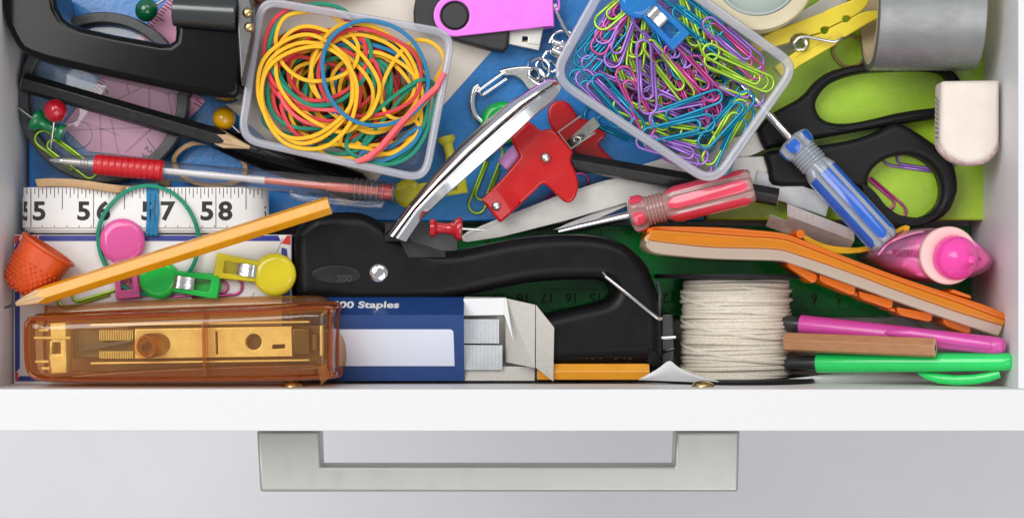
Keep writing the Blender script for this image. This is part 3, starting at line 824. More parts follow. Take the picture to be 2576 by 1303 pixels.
# ones that can be told apart, drawn off the picture: colour, (from) -> (outer bend)
top = [
 ('purple', 1090, 120, 1500, 458, -192, 'purple clip pointing down right from under the blue clip, nearest the middle'),
 ('purple', 1215, 205, 1450, 480, -188, 'purple clip crossing over the magenta one below the blue clip'),
 ('lime', 1135, 20, 1100, 402, -190, 'lime clip hanging straight down just left of the blue clip'),
 ('lime', 1150, 120, 1105, 498, -198, 'lime clip behind the other straight lime clip at the tub centre left'),
 ('lime', 1215, 345, 1505, 705, -186, 'large lime clip lying diagonally at the centre of the tub'),
 ('magenta', 1350, 330, 1690, 698, -184, 'magenta clip lying diagonally beside the large central lime clip'),
 ('magenta', 1200, 880, 1010, 472, -188, 'magenta clip with its bend up, left of the tub centre'),
 ('purple', 1185, 450, 1205, 802, -180, 'purple clip standing upright in view below the tub centre'),
 ('teal', 840, 570, 1160, 932, -182, 'teal clip at the left wall, on top of the purple one'),
 ('teal', 900, 760, 668, 500, -196, 'teal clip bending at the far left corner of the tub'),
 ('purple', 1075, 860, 712, 505, -190, 'purple clip with its bend near the left corner of the tub'),
 ('teal', 1680, 690, 1232, 850, -184, 'teal clip lying nearly level above another level teal clip'),
 ('teal', 1180, 965, 1668, 850, -180, 'teal clip lying nearly level, lowest of the level ones'),
 ('purple', 1250, 830, 1722, 745, -192, 'purple clip lying level between the two level teal clips'),
 ('lime', 1130, 800, 1440, 925, -196, 'lime clip peeping out under the level teal clips'),
 ('lime', 1240, 905, 1672, 975, -194, 'lime clip under the lowest level teal clip'),
 ('teal', 1600, 1010, 1930, 655, -184, 'teal clip at the right wall with its bend pointing up'),
 ('teal', 1720, 1170, 1915, 745, -190, 'teal clip at the right wall running down to the bottom corner'),
 ('lime', 1650, 1100, 1880, 705, -194, 'lime clip along the right wall between two teal clips'),
 ('purple', 1170, 985, 1622, 1112, -186, 'purple clip along the lower wall, upper of the pair'),
 ('purple', 1200, 1000, 1650, 1195, -194, 'purple clip along the lower wall, lower of the pair'),
 ('lime', 1700, 440, 2080, 610, -184, 'lime clip reaching into the right corner of the tub'),
 ('lime', 1680, 395, 2040, 600, -190, 'lime clip tucked behind the one in the right corner'),
 ('purple', 1680, 200, 2000, 468, -182, 'purple clip along the upper right wall of the tub'),
 ('magenta', 1670, 240, 2000, 535, -190, 'magenta clip under the purple one at the upper right wall'),
 ('teal', 1440, 20, 1722, 230, -186, 'teal clip at the upper right wall just beside the blue clip'),
 ('teal', 1480, 150, 1790, 385, -190, 'teal clip below the other teal clip at the upper right'),
 ('purple', 1690, 540, 2010, 712, -194, 'purple clip with its bend at the right, below the lime ones'),
 ('magenta', 1700, 900, 1512, 390, -198, 'magenta clip with its bend up in the middle of the tub'),
 ('lime', 1500, 60, 1550, 320, -190, 'lime clip coming out from under the foot of the blue clip'),
 ('lime', 1530, 60, 1665, 420, -192, 'lime clip with a round bend, right of the blue clip foot'),
 ('purple', 1060, 130, 935, 470, -188, 'purple clip leaning along the upper left wall, lowest bend'),
 ('purple', 1010, 20, 860, 300, -186, 'purple clip leaning on the upper left wall above the magenta'),
 ('magenta', 1010, 90, 830, 372, -192, 'magenta clip leaning on the upper left wall of the tub'),
 ('lime', 1040, 20, 840, 190, -180, 'lime clip at the top left wall of the tub, highest bend'),
 ('magenta', 1060, 20, 900, 190, -184, 'magenta clip at the top left wall behind the highest lime bend'),
 ('teal', 1000, 120, 700, 460, -200, 'teal clip lying flat along the upper left wall, lower of the bundle'),
 ('teal', 1020, 60, 720, 400, -196, 'teal clip lying flat along the upper left wall, upper of the bundle'),
 ('teal', 1000, 200, 690, 560, -206, 'teal clip at the bottom of the bundle by the left wall'),
]
for i, (c_, xa, ya, xb, yb, z, lab_) in enumerate(top):
    a, b = C(xa, ya), C(xb, yb)
    clip(c_, a, b, z - 14, lab_, dz=-.06 if i % 3 else .02, flip=i % 2 == 0, roll=rnd.uniform(-.12, .12))
cn = ('purple', 'teal', 'lime', 'purple', 'magenta', 'lime', 'teal', 'purple', 'lime', 'magenta')
made = 0
for i in range(105):
    for _ in range(300):
        cx, cy = rnd.uniform(1400, 1960), rnd.uniform(-90, 450)
        a_ = rnd.gauss(.75, .55) if rnd.random() < .7 else rnd.uniform(0, 6.28)
        if rnd.random() < .5: a_ += math.pi
        d = V((math.cos(a_), math.sin(a_)))
        p, q = V((cx, cy)) - d * 93, V((cx, cy)) + d * 93
        s_ = V((-d.y, d.x)) * 20
        if all(inside(tuple(w), fl2) for w in (p + s_, p - s_, q + s_, q - s_)): break
    else: continue
    c_ = cn[i % 10]
    clip(c_, p, q, -352 + 138 * i / 105, c_ + ' clip buried in the clip heap, ' + zone(cx, cy, 1700, 170, 60, 60), dz=rnd.uniform(-.12, .12), flip=rnd.random() < .5, roll=rnd.uniform(-.3, .3))
LOOSE = None
clip('lime', E(625, 680), E(345, 765), -264, 'lime clip on the white box, under the tip half of the yellow pencil', zr=-264, group=LOOSE)
clip('magenta', E(1080, 700), E(1436, 668), -262, 'magenta clip on the white box under the green clip', zr=-262, group=LOOSE, flip=True)
clip('lime', A(640, 1225), A(252, 935), -345, 'lime clip on the magnifier lens under the green push pin', zr=-345, group=LOOSE)
clip('lime', Z(310, 735), Z(150, 1142), -408, 'lime clip lying on the blue folder left of the red bulldog clip', zr=-408, group=LOOSE, dz=.03)
clip('magenta', K(790, 195), K(1000, 378), -408, 'magenta clip inside the round scissor handle, lower one', zr=-408, group=LOOSE)
clip('purple', K(1250, 108), K(880, 55), -408, 'purple clip inside the round scissor handle, upper one', zr=-408, group=LOOSE)
clip('magenta', (1400, 505), (1478, 440), -410, 'magenta clip bend showing between red bulldog clip and scissor blade', zr=-410, group=LOOSE)
clip('teal', (1640, 360), (1470, 280), -410, 'teal clip on the blue folder under the edge of the clip tub', zr=-410, group=LOOSE)
# ================================================================ pencils
def pencil(name, label, p0, p1, r, paint, zr, tip=0.0, lead=.28, butt_wood=True, a0=.3, cat='pencil', core=None):
    """hexagonal pencil from butt p0 to point p1 (tip = length of the sharpened cone, 0 = flat end)"""
    p0, p1 = V(p0), V(p1)
    t = T(name, label, cat, zr, ((p0.x + p1.x) / 2, (p0.y + p1.y) / 2), zb=min(p0.z, p1.z) - r)
    ax = (p1 - p0); Lg = ax.length; ax.normalize()
    u = ax.cross(V((0, 0, 1))).normalized(); w = u.cross(ax)
    n = 72
    def hexr(a):
        b = (a - a0) % (math.pi / 3) - math.pi / 6
        q = math.cos(math.pi / 6) / math.cos(b)
        return q if q < .985 else .985
    def ring(f, rr):
        return [p0 + ax * f(a) + (u * math.cos(a) + w * math.sin(a)) * rr(a) for a in (2 * math.pi * i / n for i in range(n))]
    end = Lg - tip
    if tip: sh = lambda a: end + (1 - hexr(a)) * tip * 1.7 + .6 * math.sin(7 * a)
    else: sh = lambda a: end
    body = MB().loft([ring(lambda a: 0, lambda a: r * hexr(a)), ring(lambda a: Lg * .4, lambda a: r * hexr(a)), ring(sh, lambda a: r * hexr(a))], c0=False, c1=False)
    t.p('shaft', body, paint, smooth=24)
    t.p('butt_end', MB().loft([ring(lambda a: .2, lambda a: r * hexr(a) * .985), ring(lambda a: -.8, lambda a: r * hexr(a) * .95)]), wood_m)
    t.p('lead_core', MB().lathe(p0 - ax * 1.6, p0, [(0, r * .3), (2, r * .3)], 14), lead_m)
    if tip:
        ls = Lg - tip * lead
        t.p('sharpened_wood', MB().loft([ring(sh, lambda a: r * hexr(a) * .99), ring(lambda a: (sh(a) + ls) / 2 , lambda a: r * (.30 * lead / .28 + (.9 - .30) * .5)), ring(lambda a: ls, lambda a: r * .86 * lead)], c0=False), wood_m)
        t.p('lead_point', MB().loft([ring(lambda a: ls - 1, lambda a: r * .84 * lead), ring(lambda a: Lg - 3, lambda a: r * .12), ring(lambda a: Lg, lambda a: .4)]), lead_m)
    else:
        t.p('cut_end', MB().loft([ring(lambda a: end - .2, lambda a: r * hexr(a) * .985), ring(lambda a: end + .9, lambda a: r * hexr(a) * .95)]), wood_m)
        t.p('lead_core', MB().lathe(p1, p1 + ax * 2, [(0, r * .28), (1.8, r * .28)], 14), lead_m)
    return t
pencil('pencil', 'yellow pencil lying across the front left with its point at the drawer wall', (829, 516, -128), (9, 774, -128), 23.5, yellow_paint, -128, 118, a0=.18)
pencil('pencil', 'black pencil with a bare wood point, lying across the magnifier', (58, 207, -322), (650, 377, -322), 25, black_paint, -322, 112, lead=.2, a0=.2)
pencil('pencil', 'black pencil with a flat cut end, passing under the red screwdriver', (1425, 404, -322), (1956, 496, -322), 24, black_paint, -322, a0=.35)
pencil('pencil', 'yellow pencil end lying along the drawer front beside the staples box', (1352, 934, -264), (1632, 934, -264), 23, yellow_paint, -262, a0=.5)
nat = mat('natural_wood_pencil', 'B27E58', .55, nz=(12, .14), stretch=(.1, 1, 1), bump=(5, .15))
pencil('pencil', 'bare brown wood pencil between the pink and the green pens', (1996, 864, -270), (2352, 874, -120), 26, nat, -120, a0=.3)
pencil('pencil', 'bare brown wood pencil at the top edge above the rubber bands', (610, -8, -350), (900, -40, -350), 24, nat, -350, a0=.3)
# ================================================================ red grip pen
pz = -262
t = T('ballpoint_pen', 'clear ballpoint pen with a ribbed red grip and red push button', 'pen', pz, (560, 440), zb=pz - 27)
clearp = tp('clear_pen_plastic', 'FCFCFD', 'F6F6F8', .05, .04, .9, .05, deep='A8A8B2')
q0, q1 = V((124, 402, pz)), V((997, 485, pz))
dx = (q1 - q0).normalized()
def on(s_, z=0): return q0 + dx * s_ + V((0, 0, z))
t.p('tip', MB().lathe(q0, q1, [(0, 1.5), (3, 3), (14, 7), (16, 8), (34, 10)], 20), chrome)
t.p('nose', MB().lathe(q0, q1, [(18, 9), (40, 14), (95, 21), (116, 24)], 28, cap=False), clearp)
for s_ in (82, 90, 98): t.p('spring_turn', MB().sweep([tuple(on(s_) + V((0, math.cos(a), math.sin(a))) * 11) for a in (i * .5236 for i in range(12))], 1.6, n=6, closed=True, up=tuple(dx)), chrome)
t.p('inner_tube', MB().lathe(q0, q1, [(34, 8), (118, 9), (290, 9)], 16), mat('refill_tip', (.55, .5, .46), .4, metal=.4))
pr = [(114, 20), (116, 25)]
for i in range(10):
    s_ = 122 + i * 16.3
    pr += [(s_ + .5, 24.6), (s_ + 2, 26.2), (s_ + 8, 26.8), (s_ + 14, 26.4), (s_ + 15.6, 24.8)]
pr += [(286, 27), (289, 25), (290, 20)]
t.p('grip', MB().lathe(q0, q1, pr, 36), mat('red_grip_rubber', 'C61C26', .35, coat=.2, nz=(40, .05)))
t.p('barrel', MB().lathe(q0, q1, [(288, 24), (300, 24), (515, 24.5), (517, 26), (760, 26), (762, 24), (860, 24), (868, 22)], 36, cap=False), clearp)
for i in range(6): t.p('barrel_ring', MB().lathe(q0, q1, [(768 + i * 14, 24), (770 + i * 14, 28), (776 + i * 14, 28), (778 + i * 14, 24)], 28, cap=False), clearp)
ink = mat('red_ink_tube', 'E0705F', .4)
t.p('refill', MB().lathe(q0, q1, [(290, 8), (500, 8.5), (502, 9.5), (545, 9.5)], 16), mat('empty_refill', (.75, .7, .7), .4))
t.p('ink_refill', MB().lathe(q0, q1, [(545, 8), (700, 9), (702, 11), (800, 12), (835, 11)], 18), ink)
t.p('push_button', MB().lathe(q0, q1, [(830, 14), (832, 19), (866, 19), (868, 17)], 24), red_pl)
t.p('button_cap', MB().lathe(q0, q1, [(864, 24), (866, 29), (872, 29), (876, 24)], 28), clearp)
a_ = [on(610) + V((0, 20, -14)), on(612) + V((0, 30, -10)), on(640) + V((0, 36, -6)), on(800) + V((0, 36, -6)), on(838) + V((0, 33, -6)), on(842) + V((0, 22, -8))]
t.p('pocket_clip', MB().sweep([tuple(q) for q in a_], 9, 6, sq=True, rnd_=.4), clearp)
# ================================================================ pins
def ballpin(label, c, r, m, tip, zr):
    t = T('map_pin', label, 'map pin', zr, c, zb=zr - r)
    t.p('ball', MB().ball((c[0], c[1], zr), r, 28, 16), m)
    a, b = V((c[0], c[1], zr)), V((*tip, zr - r * .9))
    Lg = (b - a).length
    t.p('needle', MB().lathe(a, b, [(r * .8, 3.2), (Lg - 16, 3), (Lg, .4)], 10), wire_m)
gloss = lambda n_, c_: mat(n_, c_, .14, coat=.6)
ballpin('red ball headed map pin lying over the green push pin', (139, 279), 29.5, gloss('red_enamel', 'BE1428'), (122, 377), -292)
ballpin('green ball headed map pin beside the black tape dispenser', (369, 26), 29.5, gloss('green_enamel', '085A34'), (440, -22), -330)
ballpin('yellow ball headed map pin next to the corner of the band tub', (564, 298), 29, gloss('yellow_enamel', 'E2A80C'), (636, 366), -350)
def pushpin(label, a, b, rbig, m, needle, zr, z=None):
    """a = small flange centre, b = big flange face; needle = tip"""
    z = zr if z is None else z
    t = T('push_pin', label, 'push pin', zr, ((a[0] + b[0]) / 2, (a[1] + b[1]) / 2), zb=z - rbig)
    p, q = V((*a, z)), V((*b, z))
    Lg = (q - p).length; r = rbig
    t.p('grip', MB().lathe(p, q, [(0, r * .6), (Lg * .02, r * .76), (Lg * .13, r * .78), (Lg * .18, r * .68), (Lg * .24, r * .46), (Lg * .5, r * .42), (Lg * .66, r * .5), (Lg * .74, r * .66), (Lg * .82, r * .92), (Lg * .9, r), (Lg * .97, r * .96), (Lg, r * .8)], 32), m)
    nd = V((*needle, z - 6))
    ax = (nd - q); l2 = ax.length
    t.p('needle', MB().lathe(q, nd, [(-3, 3.4), (l2 - 20, 3), (l2, .4)], 10), wire_m)
pushpin('red push pin lying on the black staple gun by the blade tip', F(1133, 328), F(1326, 334), 30, gloss('red_pin_plastic', 'B81220'), F(1470, 341), -190)
pushpin('green push pin on the magnifier under the red ball pin', A(450, 940), A(232, 832), 29, gloss('green_pin_plastic', '12824A'), A(112, 745), -318)
pushpin('yellow push pin half hidden behind the chrome lever', (1121, 342), (1142, 430), 29, gloss('yellow_pin_plastic', 'E6D83C'), (1150, 480), -385)
# ================================================================ rubber bands lying loose
LB = None
q = pts(E, 222, 62, 300, 58, 420, 62, 540, 76, 640, 92, 740, 100, 820, 88, 880, 64, 960, 50)
pa = [(x, y, -240 + 5 * math.sin(x * .03) - max(0, x - 300) * 1.1) for x, y in spl(q, 4, False)]
band(pa + [(x, y + 1.5, z - 10) for x, y, z in pa[::-1]], tan_r, 'wide tan band lying in a wavy strip above the tape measure', zr=-240, w=9.5, h=3.2, grp=LB)
band([(x, y, -385 + 14 * math.sin(i * .15)) for i, (x, y) in enumerate(spl(pts(A, 1225, 1110, 1300, 1035, 1400, 1005, 1540, 1022, 1650, 1070, 1722, 1160, 1700, 1250, 1560, 1300, 1360, 1280, 1250, 1200), 4))], tan_r, 'tan band curled on the blue folder under the clear pen', zr=-385, w=6, h=8, grp=LB)
band([(x, y, -404 + 3 * math.sin(i * .2)) for i, (x, y) in enumerate(spl(pts(D, 640, 380, 660, 310, 730, 260, 800, 265, 860, 330, 850, 420, 780, 465, 700, 455), 4))], mat('brown_rubber', '9A7C50', .5), 'brownish band lying on the lime folder by the duct tape', zr=-404, w=3.4, h=5, grp=LB)
band([(x, y, z_) for (x, y), z_ in zip(spl(pts(Q, 860, 895, 1000, 965, 1200, 1035, 1450, 1065, 1700, 1060, 2050, 930, 2200, 800, 2330, 760, 2200, 900, 1900, 1030, 1500, 1100, 1100, 1060), 3), [-300 - 30 * math.sin(i * .09) for i in range(36)])], yel_r, 'yellow band squeezed between the orange calculator and blue screwdriver', zr=-300, w=5, h=6, grp=LB)
tq = spl(pts(E, 870, 80, 1000, 110, 1100, 195, 1160, 310, 1172, 430, 1130, 570, 1000, 700, 860, 722, 720, 670, 625, 560, 580, 430, 590, 310, 650, 200, 750, 112), 5)
tz = [-240 if y < 560 else max(-252, -240 - (y - 560) * .3) for x, y in tq]
band([(x, y, z) for (x, y), z in zip(tq, tz)], teal_r, 'teal band in a big ring over tape measure and white box', zr=-240, w=4.6, h=6, grp=LB)
# ================================================================ tape measure
zt = -252
t = T('tape_measure', 'white tape measure rolled up flat, numbered 55 to 58', 'tape measure', zt, (362, 530), zb=-398)
clothm = mat('white_measuring_tape', 'EDEBE8', .55, nz=(80, .03), bump=(4, .12, (1, .08, 1)))
def tape_loop(x0, x1, zt_, zb_, n=10):
    r = (zt_ - zb_) / 2; c = (zt_ + zb_) / 2
    o = [(x1 - r + r * math.sin(math.pi * i / n), c + r * math.cos(math.pi * i / n)) for i in range(n + 1)]
    return o + [(x0 + r * .55 - r * .55 * math.sin(math.pi * i / n), c - r * math.cos(math.pi * i / n)) for i in range(n + 1)]
for i, (dx0, dy0, dy1) in enumerate([(0, 471, 572), (5, 474, 579), (11, 472, 584), (18, 476, 581), (26, 473, 586)]):
    o = tape_loop(44 + dx0, 669 - dx0 * 1.6, zt - i * 6, -398 + i * 6)
    i_ = tape_loop(46 + dx0, 667 - dx0 * 1.6, zt - i * 6 - 2.5, -398 + i * 6 + 2.5)
    m_ = MB().loft([[(x, dy0, z) for x, z in o], [(x, dy1, z) for x, z in o], [(x, dy1, z) for x, z in i_], [(x, dy0, z) for x, z in i_]], loop=True)
    t.p('tape_layer', m_, clothm)
tk = MB()
def inch(v): return 77.7 + (v - 55) * 159 - .8 * (v - 55) ** 2 * 1.6
tv = 55 - 2 / 16
while inch(tv) < 662:
    f = round((tv % 1) * 16) % 16
    x = inch(tv)
    zz = zt + .2
    if x > 599:
        q = min(1, (x - 596) / 73); zz = zt - 73 + 73 * math.sqrt(max(0, 1 - q * q)) + .6
    y1 = 571 if f == 0 else (526 if f == 8 else (499 if f % 4 == 0 else (497 if f % 2 == 0 else 488)))
    tk.box(x - .9, 472.5, zz, x + .9, y1, zz + .3)
    tv += 1 / 16
for i in range(18): tk.box(105 + i * 31, 567, zt + .1, 107 + i * 31, 571, zt + .4)
t.p('tick_marks', tk, black_print, kind='stuff')
text(t, '5', 55, 552, zt - 8, 64, black_print, bold=2, sx=.6, name='numeral')
for s_, x, y in (('5', 81, 552), ('5', 193, 552), ('6', 242, 552), ('5', 354, 552), ('7', 403, 552), ('5', 503, 552), ('8', 549, 552)):
    text(t, s_, x, y, zt + .3, 64, black_print, bold=2, sx=1.12, name='numeral')
text(t, '5', 656, 546, zt - 42, 40, black_print, bold=1, sx=.5, name='numeral')
for i in range(5):
    x = 372 + i * 5.6
    w_ = 3.6
    dxx = (3, -4, 2, -2, 4)[i]
    pth = [(x, 467, -250), (x + dxx * .5, 500, -246.5), (x + dxx, 530, -245.6), (x + dxx * .3, 560, -246.5), (x - dxx * .4, 586, -250), (x, 590, -262), (x, 590, -390), (x, 580, -402), (x, 476, -402), (x, 466, -390), (x, 464, -262)]
    if i == 0:
        bt = MB()
    bt.sweep(spl(pth, 3), w_, 2.2, closed=True, sq=True, rnd_=.3, up=(0, 0, 1))
solo('rubber_band', 'blue band wound several times round the tape measure', 'rubber band', zt, bt, blue_r)
# ================================================================ thimble
t = T('thimble', 'orange rubber finger thimble covered in small bumps', 'thimble', -190, (100, 670), zb=-262)
orub = mat('orange_rubber', 'D6511A', .45, nz=(12, .12), bump=(5, .15))
p0, p1 = V((124, 624, -186)), V((50, 736, -184))
prof = [(-1, 70), (0, 76), (5, 77.5), (8, 75), (10, 71), (45, 67), (80, 62), (106, 56), (120, 48), (127, 37), (131, 20), (132, 0)]
sq_ = lambda a, q: 1.0
t.p('cup', MB().lathe(p0, p1, prof + [], 48, cap=False), orub)
t.p('lining', MB().lathe(p0, p1, [(-1, 70), (0, 66), (40, 62), (90, 52), (104, 30), (106, 0)], 48, cap=False), orub)
ax = (p1 - p0).normalized(); u = ax.cross(V((0, 0, 1))).normalized(); w = u.cross(ax)
bm_ = MB()
for r_ in range(8):
    s_ = 52 + r_ * 9.8
    rad = 66.5 - (s_ - 45) * .15 if s_ < 104 else 57 - (s_ - 104) * .55
    n_ = 26 if r_ < 6 else 20
    for i in range(n_):
        a = 2 * math.pi * (i + .5 * (r_ % 2)) / n_
        c = p0 + ax * s_ + (u * math.cos(a) + w * math.sin(a)) * rad
        bm_.ball(tuple(c), 4.4, 8, 5)
for r_, rad in ((1, 34), (2, 17)):
    for i in range(6 * (3 - r_) + 3):
        a = 2 * math.pi * i / (6 * (3 - r_) + 3)
        bm_.ball(tuple(p0 + ax * 129 + (u * math.cos(a) + w * math.sin(a)) * rad), 4.4, 8, 5)
t.p('bump', bm_, orub, kind='stuff')
# ================================================================ round headed plastic clips
def roundclip(label, head, tail, r, tint, body, zr, springs=True, w0=52, w1=62, op=.64):
    h, e = V(head), V(tail)
    t = T('plastic_clip', label, 'clip', zr, head, zb=zr - 30, group='round headed plastic clips')
    d = (e - h).normalized(); n = V((-d.y, d.x)); Lg = (e - h).length
    m_ = tp(body + '_clip', tint, body, op, .06, .4, .05, trl=0)
    m2 = tp(body + '_clip_lower', tint, body, op * .45, .08, .3, .05, trl=0)
    def P_(s_, q): return tuple(h + d * s_ + n * q)
    t.p('round_grip', MB().ext(circ(*head, r, 44), zr - 12, zr + 3, 20, 12, seg=7), m_)
    t.p('round_grip', MB().ext(circ(*(h + d * 3), r * .97, 44), zr - 28, zr - 17, 5), m2)
    s0 = r * .82
    fr = [P_(s0, -w0 / 2), P_(Lg, -w1 / 2), P_(Lg, w1 / 2), P_(s0, w0 / 2)]
    ho_ = [P_(s0 + 12, w0 * .24), P_(Lg - 22, w1 * .25), P_(Lg - 22, -w1 * .25), P_(s0 + 12, -w0 * .24)]
    t.p('jaw', MB().ext(rquad(fr, 4, 3), zr - 14, zr + 1, 3, holes=[rquad(ho_, 3, 3)]), m_)
    t.p('jaw', MB().ext(rquad([P_(s0 + 2, -w0 / 2 - 2), P_(Lg + 3, -w1 / 2 - 2), P_(Lg + 3, w1 / 2 + 2), P_(s0 + 2, w0 / 2 + 2)], 4, 3), zr - 30, zr - 19, 3), m2)
    if springs:
        s1 = s0 + (Lg - s0) * .04; s2 = s1 + 46
        prof = [(s1 - 6, -8), (s1 - 5, 2), (s1, 8), (s1 + 8, 10), (s2 - 8, 7), (s2, 1), (s2 + 1, -10)]
        b_ = MB(); hw = w0 * .29
        b_.loft([[(*P_(s_, -hw), zr + z) for s_, z in prof] + [(*P_(s_, -hw), zr + z - 2) for s_, z in prof[::-1]], [(*P_(s_, hw), zr + z) for s_, z in prof] + [(*P_(s_, hw), zr + z - 2) for s_, z in prof[::-1]]])
        t.p('metal_spring', b_, mat('clip_spring_steel', (.72, .71, .69), .18, metal=1, bump=(10, .12)))
    return t
roundclip('pink see-through clip with a round head inside the teal band', (306, 606), (322, 750), 57, 'FFEEF6', 'FF70BE', -236)
roundclip('green see-through clip with a round head under the yellow pencil', (398, 702), (550, 722), 49, 'DCFFE0', '28E860', -232)
roundclip('yellow see-through clip with a round head right of the green clip', (690, 690), (541, 667), 54, 'FFFDDC', 'FFF030', -232)
roundclip('blue see-through clip with a round head on top of the paper clips', (1606, -4), (1714, 104), 49, 'C0E8FF', '3CB0FF', -160, op=.3)
roundclip('green round headed clip mostly hidden under the chrome lever', (1262, 309), (1200, 380), 54, 'A0F0B0', '18D058', -385, springs=False)
roundclip('yellow see-through clip mostly hidden under the chrome lever', (1026, 486), (1172, 464), 36, 'FCFAC8', 'F8EC30', -330, springs=False, w0=40, w1=38, op=.5)
# ================================================================ memory stick
t = T('memory_stick', 'black memory stick in a pink metal swivel cover', 'memory stick', -335, (1200, 40), zb=-402)
pinkm = mat('pink_anodised_metal', 'F880F4', .34, metal=.3, nz=(40, .03), spec=.6)
pb = pts(U, 420, -330, 250, -60, 216, 150, 222, 345, 330, 410, 600, 480, 900, 580, 1320, 690, 1470, 705, 1530, 650, 1560, 430, 1620, -60, 1620, -330)
t.p('body', MB().ext(pb, -400, -348, 8), mat('black_matt_plastic', (.02, .02, .02), .5, bump=(4, .1)))
arc = [(795 + 296 * math.cos(a), 218 + 292 * math.sin(a)) for a in (math.radians(85 + i * 11) for i in range(18))]
pc = pts(U, *[c for q in arc for c in q]) + pts(U, 900, -330, 2150, -330, 2160, 0, 2178, 368, 2030, 376)
t.p('cover', MB().ext(pc, -346, -334, 3, holes=[circ(*U(795, 218), 37, 40)[::-1]]), pinkm)
em = MB(); ee = [(2040, -334), (2100, -337), (2140, -348), (2165, -366), (2178, -395)]
em.loft([[(*U(x * 1.0 + (0 if y < 0 else 0), y), z) for x, z in ee] + [(*U(x - 8, y), z - 6) for x, z in ee[::-1]] for y in (-330, 200, 367)])
t.p('cover_bend', em, pinkm)
t.p('cover', MB().ext(pts(U, 700, -330, 2140, -330, 2150, 360, 800, 470), -410, -403, 2), pinkm)
t.p('pivot_cap', MB().ext(circ(*U(795, 218), 32, 40), -350, -338, 3), mat('black_matt_cap', (.022, .022, .022), .45, bump=(4, .1)))
t.p('plug', MB().ext(pts(U, 1545, 420, 2036, 330, 2030, 380, 1966, 684, 1540, 596), -392, -368, 2, holes=[rquad(pts(U, 1740, 487, 1733, 562, 1806, 574, 1812, 494), 1.5, 2)]), mat('nickel_plug', (.74, .71, .66), .34, metal=.8, nz=(20, .05)))
t.p('contacts', MB().ext(pts(U, 1730, 540, 1730, 570, 1812, 575, 1812, 545), -388, -384), gold_m)
t.p('plug_seam', MB().quadslab((*U(1800, 586), -367.8), (*U(1972, 604), -367.8), (*U(1972, 609), -367.8), (*U(1800, 591), -367.8), -.3), dark_metal)
# ================================================================ key chain with trigger hook
t = T('key_hook', 'silver trigger hook with swivel and split ring on the blue folder', 'key hook', -388, (1300, 200), zb=-412)
def tub3(q, z, w_, name, m_=chrome, closed=True, n=4, h=None):
    return t.p(name, MB().sweep([(x, y, zz) for (x, y), zz in zip(spl(q, n, closed), [z] * 999)], w_, h, 9, closed=closed), m_)
hb = spl(pts(Z, 318, 212, 345, 190, 440, 174, 520, 174, 572, 196, 592, 250, 580, 300, 540, 340, 505, 326, 470, 275, 410, 238, 352, 238), 3)
t.p('hook_body', MB().ext(hb, -406, -386, 5, holes=[circ(*Z(545, 225), 12.5, 20, 9.5)[::-1]]), mat('zinc_casting', (.72, .71, .68), .22, metal=1, bump=(8, .08)))
tub3(pts(Z, 186, 304, 158, 330, 143, 400, 152, 470, 185, 520, 240, 560, 330, 575, 430, 520, 510, 400, 545, 320), -394, 7.5, 'hook_arm', closed=False)
tub3(pts(Z, 358, 210, 300, 250, 205, 320, 180, 345), -384, 3.6, 'gate_wire', closed=False, n=2)
tub3(pts(Z, 368, 255, 330, 280, 220, 355, 195, 358, 192, 335), -390, 3.6, 'gate_wire', closed=False, n=2)
def ring3(c, r, ry, rot, z, w_, tilt=.3, name='ring'):
    q = circ(*c, r, 28, ry, rot)
    return t.p(name, MB().sweep([(x, y, z + tilt * (x - c[0])) for x, y in q], w_, n=9, closed=True), chrome)
ring3(U(1955, 965), 28, 27, .3, -378, 3.6, .5)
ring3(U(2085, 960), 30, 20, .5, -382, 3.4, -.4)
ring3(U(1940, 1060), 24, 16, .9, -384, 3.4, .3)
tub3(pts(U, 2010, 850, 2100, 700, 2240, 760, 2190, 980, 2060, 960), -386, 3.6, 'swivel_loop')
t.p('swivel', MB().lathe((*U(2130, 700), -384), (*U(2300, 790), -384), [(0, 8), (2, 12), (20, 13), (34, 12), (36, 8)], 16), chrome)
t.p('swivel', MB().lathe((*U(2150, 590), -384), (*U(2330, 660), -384), [(0, 8), (2, 11), (26, 11), (34, 9)], 16), chrome)
t.p('swivel_pin', MB().lathe((*U(2210, 720), -384), (*U(2295, 590), -384), [(0, 7), (30, 7), (32, 3)], 12), chrome)
tub3(pts(U, 2115, 600, 2140, 540, 2190, 465, 2300, 435, 2400, 470, 2430, 560, 2330, 640), -384, 4.2, 'swivel_loop', closed=False)
tub3(pts(U, 2190, 120, 2230, 240, 2300, 380, 2410, 570), -368, 5.2, 'split_wire', closed=False)
tub3(pts(U, 2160, 100, 2185, 80, 2215, 130, 2205, 190, 2175, 150), -366, 4, 'split_wire')
tub3(pts(U, 2160, -40, 2215, 0, 2238, 60, 2232, 150, 2190, 170), -362, 3.4, 'pink_link', m_=pinkm, closed=False)
